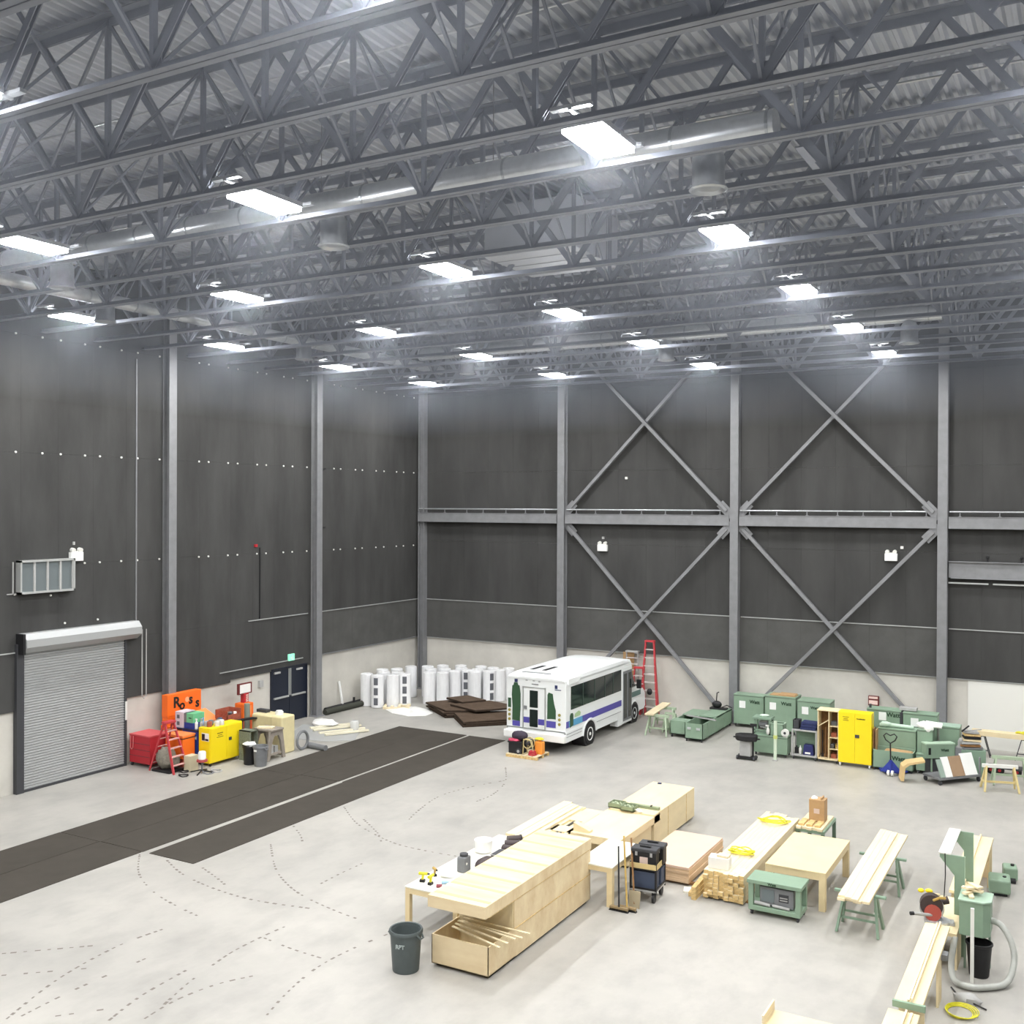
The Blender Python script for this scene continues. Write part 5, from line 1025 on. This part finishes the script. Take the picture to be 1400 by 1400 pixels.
# brooms and shovels
def tool_(lab, p, q, kind, ma=BROWNB):
    t = thing('long_tool', lab, kind, (p[0], p[1], 0)); P_ = Vector((0,0,.08)); Q_ = Vector((q[0]-p[0], q[1]-p[1], q[2]))
    obj('handle', MB().bar(P_, Q_, .035, .035), ma, t)
    if kind == 'shovel': obj('blade', MB().add([(-.12,-.02,.0),(.12,-.02,.0),(.13,.03,.35),(-.13,.03,.35),(-.12,-.01,.0),(.12,-.01,0),(.13,.04,.35),(-.13,.04,.35)], [(0,1,2,3),(7,6,5,4),(0,4,5,1),(1,5,6,2),(2,6,7,3),(3,7,4,0)]), mat('dull_tan_metal', (168, 156, 130), .5), t)
    else: obj('brush_head', B(-.2,.2,-.04,.04,.03,.09), mat('broom_wood', (150, 130, 96), .7), t); obj('bristles', MB().prism([(-.22,0),(.22,0),(.19,.05),(-.19,.05)], 'y', -.04, .04), BLACK, t)
    return t
tool_('push broom leaning against the white table, leftmost', (18.92, -20.08, 0), (18.76, -19.75, 1.25), 'broom', BLACK)
tool_('olive-handled broom leaning against the white table, second', (19.06, -19.98, 0), (18.80, -19.55, 1.42), 'broom', CLUT[4])
tool_('wide shovel leaning between the white table and tool cart', (19.13, -19.75, 0), (18.84, -19.25, 1.3), 'shovel')
# black tool cart
t = thing('tool_cart', 'black two-shelf cart on large castors right of the white table', 'cart', (18.88, -19.42, 0), .08)
for x in (.08, .52): 
    for y in (.08, .62): obj('castor', MB().cyl((x-.025,y,.1),(x+.025,y,.1),.1,n=16).b(x-.04,x+.04,y-.03,y+.03,.16,.24), BLACK, t)
for x in (0, .56):
    for y in (0, .66): obj('post', B(x, x+.04, y, y+.04, .2, .86), BLACK, t)
obj('shelf', B(0,.6,0,.7,.24,.28), LGREY, t, bev=.005); obj('shelf', B(0,.6,0,.7,.70,.73), BLACK, t); obj('shelf_side', B(.01,.59,-.005,.01,.73,.84), mat('tan_strip', (206, 184, 130), .6), t); obj('shelf_side', B(.59,.605,.02,.68,.73,.84), mat('tan_strip', (206, 184, 130), .6), t); obj('rail', B(0,.6,0,.02,.28,.32).b(.58,.6,0,.7,.28,.32), BLACK, t)
for k, (x, y) in enumerate(((.05,.06),(.05,.4))):
    o = solo('storage_tote', B(0,.5,0,.27,0,.36).b(-.01,.51,-.01,.28,.33,.37), mat('slate_blue', (70, 80, 100), .5), 'slate blue tote on the lower shelf of the black cart, %s' % ('front', 'rear')[k], 'tote', (18.88+x, -19.42+y+.02, .28), rz=.08, bev=.015)
def toolbox(lab, x, y):
    t = thing('tool_box', lab, 'tool box', (x, y, .73), .08); obj('body', B(0,.54,0,.26,0,.34), BLACK, t, bev=.02); obj('lid', B(-.02,.56,-.02,.28,.34,.42), DGREY, t, bev=.02); obj('label', B(.18,.36,-.006,0,.1,.24), mat('label_pink', (206, 186, 176), .6), t); obj('latch', B(.08,.13,-.015,0,.26,.36), LGREY, t); obj('latch', B(.41,.46,-.015,0,.26,.36), LGREY, t); obj('handle', B(.15,.39,.1,.16,.42,.45), BLACK, t)
toolbox('black tool box with red and white label, front one on the cart', 18.91, -19.38)
toolbox('black tool box on the cart, behind the labelled front one', 18.94, -19.02)
# pink board stack
t = thing('bearer', 'dark timber bearers under the pinkish board stack', 'timber', (18.55, -17.95, 0)); obj('bearer', B(0,1.25,.05,.15,0,.06), BROWNB, t); obj('bearer', B(0,1.25,1.2,1.3,0,.06), BROWNB, t); obj('bearer', B(0,1.25,2.2,2.3,0,.06), BROWNB, t)
for k in range(7):
    random.seed(200+k); solo('hardboard_sheet', B(0, 1.22, 0, 2.44, 0, .05), PINK if k == 6 else mat('board_edge', (206, 178, 146), .7), 'thick pinkish board sheet, %s of the flat stack' % ('bottom', 'second', 'third', 'fourth', 'fifth', 'sixth', 'topmost')[k], 'board', (18.5+random.uniform(-.012,.012), -18.0+random.uniform(-.012,.012), .06+.051*k), bev=.002)
# lumber pile
for r_ in range(7):
    for c_ in range(8):
        random.seed(300+r_*8+c_); L_ = 4.88+random.uniform(-.15, .1)
        lb = 'pine beam in the strapped lumber pile, %s layer, %s' % (('bottom', 'second', 'third', 'fourth', 'fifth', 'sixth', 'top')[r_], ('first from left', 'second from left', 'third from left', 'fourth from left', 'fourth from right', 'third from right', 'second from right', 'rightmost')[c_])
        o = solo('lumber_beam', B(0, .108, 0, L_, 0, .082), PINE, lb, 'lumber', (20.22+.112*c_, -18.5+random.uniform(-.06,.06), .04+.0835*r_), group='pine beams in the strapped lumber pile')
        obj('end_grain', B(.002, .106, -.003, 0, .002, .08), PINED, o)
for k in range(3): solo('pile_bearer', B(0, .95, 0, .09, 0, .04), BROWNB, 'timber bearer under the lumber pile, %s' % ('near end', 'middle', 'far end')[k], 'timber', (20.2, -18.3+2.1*k, 0))
for k in range(4): solo('loose_beam', B(0, .1, 0, .9, 0, .09), PINED, 'short brown offcut left of the lumber pile end, %s' % ('front', 'second', 'third', 'fourth')[k], 'offcut', (20.02-.0*k, -18.7+.0*k, .0+.092*k) if k < 3 else (19.9, -18.55, 0), rz=.03*k)
solo('white_offcut', B(0,.16,0,.3,0,.05), WHITET, 'small white offcut on the floor left of the lumber pile', 'offcut', (19.75, -18.45, 0), rz=.3)
for k, (y, s_) in enumerate(((-17.1, 0), (-14.4, 5))):
    t = thing('strapping', 'tangled yellow strapping on the lumber pile, %s bundle' % ('near', 'far')[k], 'strap', (20.65, y, .632))
    for q in range(5):
        random.seed(400+k*7+q); a0 = random.uniform(0, 6); rx, ry = random.uniform(.2,.42), random.uniform(.1,.22)
        obj('strap_loop', MB().tube([(rx*math.cos(a)+random.uniform(-.02,.02), ry*math.sin(a)+.25*math.cos(a+a0)*.4, .03+.05*(1+math.sin(2*a+a0))/2) for a in [2*PI*i/16 for i in range(16)]], .013, 5, True), STRAP, t)
solo('cardboard_box', B(0,.45,0,.3,0,.24), mat('white_carton', (228, 226, 220), .7), 'white carton on the near end of the lumber pile', 'carton', (20.28, -18.35, .627), rz=.1, bev=.004)
solo('paper_note', B(0,.2,0,.3,0,.004), WHITEP, 'white paper sheet on the lumber pile beside the carton', 'paper', (20.8, -18.3, .628), rz=-.4)
solo('tan_offcut', B(0,.25,0,.2,0,.05), PINE, 'small pine block on top of the white carton', 'offcut', (20.45, -18.28, .868))
# wood table
table('maple_table', 'square maple-topped table with thick legs right of the lumber pile', 21.44, 22.70, -17.98, -15.5, .82, TABLE, .13, .17)
# green machine cart
t = thing('machine_cart', 'sage green wheeled frame cart holding a grey machine', 'cart', (21.32, -18.85, 0)); castors(t, 0, 1.08, 0, .58, .1)
obj('base', B(0,1.08,0,.58,.1,.2), GREEN, t, bev=.01); obj('top', B(-.03,1.11,-.03,.61,.66,.74), GREEN, t, bev=.01); 
for x in (0, .98):
    for y in (0, .48): obj('post', B(x, x+.1, y, y+.1, .2, .66), GREEN, t)
lettering('Watt', .08, GREEND, t, (.5, -.035, .70), (PI/2,0,0), label='small dark letters')
mc = obj('machine', B(.22,.92,.08,.5,.22,.6), MGREY, t, bev=.015); obj('screen', B(.26,.52,.07,.08,.3,.55), mat('slate_screen', (108, 118, 120), .3), mc); obj('grille', B(.62,.82,.07,.08,.34,.5), DGREY, mc); obj('grille_slats', B(.64,.8,.062,.07,.37,.39).b(.64,.8,.062,.07,.42,.44), LGREY, mc)
obj('clamp', MB().cyl((.12,-.0+.05,.26),(.45,.05,.24),.035,n=10), LGREY, t); obj('clamp', MB().cyl((.5,.05,.25),(.85,.05,.23),.03,n=10), LGREY, t)
# small green bench with lumber and carton
t = thing('green_bench', 'small sage green bench at far end of the lumber pile', 'bench', (21.15, -14.25, 0)); obj('top', B(0,.7,0,1.35,.46,.54), GREEN, t, bev=.01)
for x in (0, .62):
    for y in (0, 1.27): obj('leg', B(x, x+.08, y, y+.08, 0, .46), mat('leg_green', (96, 116, 100), .5), t)
for k in range(5): solo('short_board', B(0,.12,0,1.3-.05*(k % 2),0,.06), PINE, 'short pine board on the small green bench, %s' % ('leftmost', 'second', 'third', 'fourth', 'rightmost')[k], 'board', (21.17+.13*k, -14.3+.04*(k % 2), .54))
for k in range(3): solo('short_board', B(0,.14,0,.5,0,.05), PINED, 'brown offcut board on the near end of small green bench, %s' % ('left', 'middle', 'right')[k], 'board', (21.2+.2*k, -14.2, .602))
t = thing('tall_carton', 'tall brown cardboard carton with torn top standing on the small bench', 'carton', (21.36, -13.75, .60)); obj('box', B(0,.38,0,.34,0,.56), CARD, t, bev=.004); obj('flap', B(.28,.31,.02,.3,.56,.62), CARD, t); obj('packing', MB().blob((.1,.15,.56),(.09,.09,.06),8,5,.2), WHITEP, t); obj('print', B(.12,.26,-.004,0,.22,.34), mat('label_pink', (206, 186, 176), .6), t)
# sawhorses with long boards
def metal_horse(lab, loc, rz, L_=1.0, h=.76):
    t = thing('metal_sawhorse', lab, 'sawhorse', loc, rz); obj('top_rail', B(-L_/2, L_/2, -.04, .04, h-.05, h), GREENM, t, bev=.006)
    for sx in (-1, 1):
        x = sx*(L_/2-.2)
        for sy in (-1, 1): obj('leg', MB().bar((x, sy*.05, h-.05), (x + sx*.1, sy*.3, 0), .10, .045, (1,0,0)), GREENM, t)
        obj('leg_gusset', MB().prism([(-.05, h-.06),(.05,h-.06),(.14,h-.3),(.0,h-.22),(-.14,h-.3)], 'x', x-.01, x+.01), GREENM, t)
    obj('shelf_rail', B(-L_/2+.15, L_/2-.15, -.2, -.16, .26, .3).b(-L_/2+.15, L_/2-.15, .16, .2, .26, .3), GREENM, t)
    return t
metal_horse('green metal sawhorse under the near end of the long boards', (23.52, -18.55, 0), 0)
metal_horse('green metal sawhorse under the far end of the long boards', (23.52, -16.0, 0), 0)
for k in range(4): solo('long_board', B(0,.15,0,4.85-.07*(k % 2),0,.05), PINE, 'long pine board across the green metal sawhorses, lower layer %s' % ('leftmost', 'second', 'third', 'rightmost')[k], 'board', (23.2+.152*k, -19.2+.05*(k % 2), .76), bev=.002)
for k in range(3): solo('long_board', B(0,.13,0,4.8,0,.045), PINE, 'long pine board on the upper layer of the sawhorse stack, %s' % ('left', 'middle', 'right')[k], 'board', (23.21+.133*k, -19.15-.05*k, .811), rz=.004, bev=.002)
# ------------------------------------------------------------------ mitre saw station
t = thing('saw_bench', 'long plywood mitre saw bench with a green crossbar, near section', 'bench', (24.92, -23.25, 0))
obj('bench_top', B(0,.42,0,3.4,.84,.9), PLY, t, bev=.004); obj('support_panel', B(.36,.40,2.0,2.4,0,.84), PLY, t); obj('support_panel', B(.02,.06,2.0,2.4,0,.84), PLY, t); obj('support_panel', B(.02,.40,.3,.34,0,.84), PLY, t)
obj('crossbar', B(-.02,.46,-.06,.0,.80,.9), GREEN, t, bev=.004); obj('fence', B(.24,.27,0,3.4,.9,.96), PINE, t); obj('fence', B(.19,.22,0,3.4,.9,.93), PINE, t); obj('side_block', B(.38,.5,2.3,2.5,.7,.8), MGREY, t)
t = thing('saw_bench', 'plywood mitre saw bench section at the bottom edge of frame', 'bench', (24.85, -25.8, 0))
obj('bench_top', B(0,.46,0,2.45,.72,.78), PLY, t, bev=.004); obj('support_panel', B(.02,.42,.1,.14,0,.72), PLY, t); obj('support_panel', B(.4,.44,1.0,2.2,0,.72), PLY, t); obj('fence', B(.26,.29,0,2.4,.78,.84), PINE, t); obj('fence', B(.33,.37,0,2.4,.78,.81), PINE, t)
t = thing('saw_bench', 'plywood bench section beyond the mitre saw, leading to far end', 'bench', (25.1, -17.9, 0))
obj('bench_top', B(0,.5,0,4.0,.84,.9), PLY, t, bev=.004); obj('fence', B(.22,.25,0,4.0,.9,.95), PINE, t); obj('support_panel', B(.44,.48,3.2,3.9,0,.84), mat('shaded_ply', (220, 196, 150), .6), t); obj('support_panel', B(.02,.44,3.86,3.9,0,.84), PLY, t); obj('support_panel', B(.02,.06,.2,.9,0,.84), PLY, t)  # one support panel has shade put into its plywood colour
t = thing('saw_stand', 'plywood stand carrying the mitre saw', 'stand', (24.95, -19.85, 0)); obj('top', B(0,.5,0,1.9,.72,.78), PLY, t); obj('support_panel', B(.02,.06,.3,1.7,0,.72), mat('amber_ply', (236, 196, 120), .55), t); obj('support_panel', B(.44,.48,.3,1.7,0,.72), PLY, t)
t = thing('mitre_saw', 'dark mitre saw with red guard and grey sliding base', 'saw', (25.05, -19.45, .78), .2)
obj('turntable', MB().cyl((.05,0,0),(.05,0,.06),.2,n=24), GALVL, t); obj('base', B(-.2,.32,-.1,.12,0,.05), LGREY, t, bev=.01)
obj('blade_guard', MB().cyl((-.08,-.07,.32),(-.08,.09,.32),.2,n=24), mat('plum_black', (62, 52, 52), .5), t, smooth=True); obj('red_guard', MB().cyl((-.06,-.1,.2),(-.06,.05,.2),.15,n=20), mat('brick_red', (170, 80, 70), .6), t, smooth=True)
obj('blade', MB().cyl((-.07,0,.26),(-.07,.005,.26),.22,n=32), GALVL, t); obj('motor', MB().cyl((.05,.08,.36),(.22,.12,.4),.07,n=16), mat('plum_black', (62, 52, 52), .5), t, smooth=True); obj('handle', MB().tube([(-.05,-.1,.44),(.05,-.16,.52),(.15,-.1,.5)], .025, 8), CLUT[4], t); obj('arm', MB().bar((.1,.1,.1),(.05,.12,.4),.06,.06), MGREY, t); obj('slide_rail', MB().cyl((-.42,-.22,.2),(.05,-.02,.14),.03,n=10), LGREY, t); obj('rail_end', MB().cyl((-.46,-.24,.2),(-.4,-.21,.2),.035,n=10), BLACK, t)
solo('ear_defenders', MB().blob((-.08,0,.04),(.06,.05,.04),10,6).blob((.06,.02,.05),(.07,.05,.04),10,6), YELLOW, 'yellow ear defenders or gloves left of the mitre saw', 'gloves', (24.84, -19.25, 1.22), smooth=True)
solo('glove_hook', B(-.03,.03,-.02,.02,0,.46).b(-.05,.12,-.02,.02,.42,.46), PLY, 'thin plywood bracket beneath the yellow gloves', 'bracket', (24.97, -19.22, .78))
# green dust hood uprights
def upright(lab, y):
    t = thing('hood_upright', lab, 'upright', (25.30, y, 0)); obj('panel', MB().prism([(0,0),(.18,0),(.18,1.9),(-.26,1.9),(-.26,1.84),(-.0,1.52)], 'y', -.02, .02), GREEN, t, bev=.003); obj('edge', B(.18,.185,-.02,.02,0,1.9), mat('pale_green', (176, 200, 176), .5), t)
upright('green shaped upright of the dust hood, nearer one', -18.85); upright('green shaped upright of the dust hood, farther one', -17.2)
solo('hood_bar', B(0,.22,0,1.7,0,.03), WHITEM, 'white crossbar joining the tops of the two green uprights', 'bar', (25.02, -18.88, 1.90), bev=.004)
solo('hanging_cord', MB().tube([(0,0,0),(.01,.0,-.4),(.0,-.1,-.8),(-.02,-.45,-1.1)], .01, 6), BLACK, 'black cord hanging from the white crossbar to the mitre saw', 'cord', (25.14, -18.92, 1.93))
t = thing('dust_hood', 'green plywood dust box on a white post behind the mitre saw', 'box', (25.72, -19.35, .72))
obj('box', MB().prism([(-.25,-.3),(.15,-.3),(.26,-.18),(.26,.28),(-.25,.28)], 'z', 0, .62), GREEN, t, bev=.004); obj('top_sheet', MB().prism([(-.27,-.32),(.16,-.32),(.28,-.2),(.28,.3),(-.27,.3)], 'z', .62, .645), mat('light_sage', (158, 182, 162), .5), t)
for x, y in ((-.2, -.0), (.2, .2)): obj('leg', B(x, x+.04, y, y+.04, -.72, 0), mat('light_sage', (158, 182, 162), .5), t)
solo('white_post', B(-.03,.03,-.02,.02,0,1.34), WHITEM, 'upright white batten in front of the green dust box and bucket', 'post', (25.72, -19.95, 0))
for k in range(5): random.seed(500+k); solo('scrap_offcut', MB().ob((0,0,.02),(.09,.5-.06*k,.035),(0,0,0)), PINE, 'pine offcut heaped on the green dust box, %s' % ('bottom', 'second', 'middle', 'fourth', 'top')[k], 'offcut', (25.62+.02*k, -19.3, 1.366+.037*k), rz=[.2,-.5,1.3,-.9,.8][k])
t = thing('black_bucket', 'tall black bucket under the green dust box', 'bucket', (25.80, -19.55, 0)); obj('shell', MB().lathe([(.16,0),(.17,.02),(.22,.6),(.205,.6),(.155,.03)], n=26, cap1=True), BLACK, t, smooth=True); obj('rim', MB().lathe([(.22,.57),(.235,.58),(.235,.61),(.21,.615)], n=26, cap0=False), BLACK, t, smooth=True)
hp = [(25.98,-19.3,.95),(26.15,-19.4,.93),(26.32,-19.5,.7),(26.38,-19.6,.4),(26.28,-19.85,.1),(26.0,-20.15,.07),(25.7,-20.3,.07),(25.45,-20.2,.1),(25.38,-20.0,.3),(25.4,-19.9,.55),(25.42,-19.8,.72)]
hh = [Vector(p) for p in hp]; sm = []
for i in range(len(hh)-1):
    a, b, c, d = hh[max(i-1,0)], hh[i], hh[i+1], hh[min(i+2,len(hh)-1)]
    for j in range(4): tt = j/4; sm.append(.5*((2*b)+(c-a)*tt+(2*a-5*b+4*c-d)*tt*tt+(3*b-a-3*c+d)*tt**3))
sm.append(hh[-1]); solo('dust_hose', MB().tube(sm, .055, 12), GREYHOSE, 'grey flexible dust hose looping around the black bucket', 'hose', smooth=True)
solo('grey_sack', MB().blob((0,0,.05),(.24,.14,.09),12,6,.15), LGREY, 'limp grey filter sack on floor beside the yellow cord', 'sack', (25.72, -20.75, 0), smooth=True)
solo('floor_cable', MB().tube([(0,0,.0),(.1,-.2,.0),(.3,-.45,.02),(.62,-.6,.0)], .014, 6), BLACK, 'black cable running under the grey sack', 'cable', (25.42, -20.35, .02))
for k in range(4): solo('extension_cord', MB().tube([((.2+.02*k)*math.cos(a)+.01*k, (.24+.015*k)*math.sin(a), .012+.014*k) for a in [2*PI*i/24 for i in range(24)]], .009, 6, True), STRAP, 'coiled lime extension cord on the floor, %s loop' % ('bottom', 'second', 'third', 'top')[k], 'cord', (25.66, -21.25, 0), group='coiled lime extension cord')
for k, (x, y, rz) in enumerate(((25.95,-14.9,.1),(26.05,-13.95,.15))):
    t = thing('green_power_case', 'small sage green case on the floor right of the bench, %s' % ('nearer', 'farther')[k], 'case', (x-.15, y, 0), rz); obj('body', B(-.22,.22,-.28,.28,.06,.36) if k == 0 else B(-.1,.2,-.2,.2,.05,.34), GREEN, t, bev=.04); obj('knob', MB().cyl((.1,.0,.34),(.1,0,.38),.04,n=12), BLACK, t)
    obj('foot_roller', MB().cyl((-.15,-.2,.06),(.15,-.2,.06),.06,n=12), BLACK, t)
solo('white_scrap', B(0,.2,0,.05,0,.02), WHITEP, 'small white scrap on the floor left of the green uprights', 'scrap', (24.55, -17.0, 0), rz=-.5)
# bottom edge channel
t = thing('plywood_trough', 'shallow plywood trough at bottom edge of the frame', 'trough', (23.3, -24.85, 0)); obj('floor_board', B(0,1.5,0,.6,.74,.76), PLY, t); obj('side_board', B(0,.03,0,.6,.74,.92), PINE, t); obj('side_board', B(0,1.5,-.03,0,.74,.80), PLY, t); obj('leg', B(.05,.12,.05,.12,0,.74), PLY, t); obj('leg', B(1.35,1.42,.05,.12,0,.74), PLY, t); obj('leg', B(.05,.12,.45,.52,0,.74), PLY, t)
# scattering volume added under the roof to imitate lens glare
def glare_haze(name, z0, z1, dens, lab):
    hz = bpy.data.materials.new(name); hz.use_nodes = True
    nt = hz.node_tree; nt.nodes.clear(); o_ = nt.nodes.new('ShaderNodeOutputMaterial'); v_ = nt.nodes.new('ShaderNodeVolumeScatter')
    v_.inputs['Color'].default_value = (.80, .87, 1, 1); v_.inputs['Density'].default_value = dens; v_.inputs['Anisotropy'].default_value = .3
    nt.links.new(v_.outputs[0], o_.inputs['Volume'])
    o = obj('glare_haze', B(.1, XR-.1, YF+.1, -.1, z0, z1), hz, None, kind='stuff', label=lab); o['category'] = 'glare_haze'
glare_haze('lens_glare_volume', 11.6, 15.94, .0084, 'added bluish volume imitating lens glare among the roof joists')
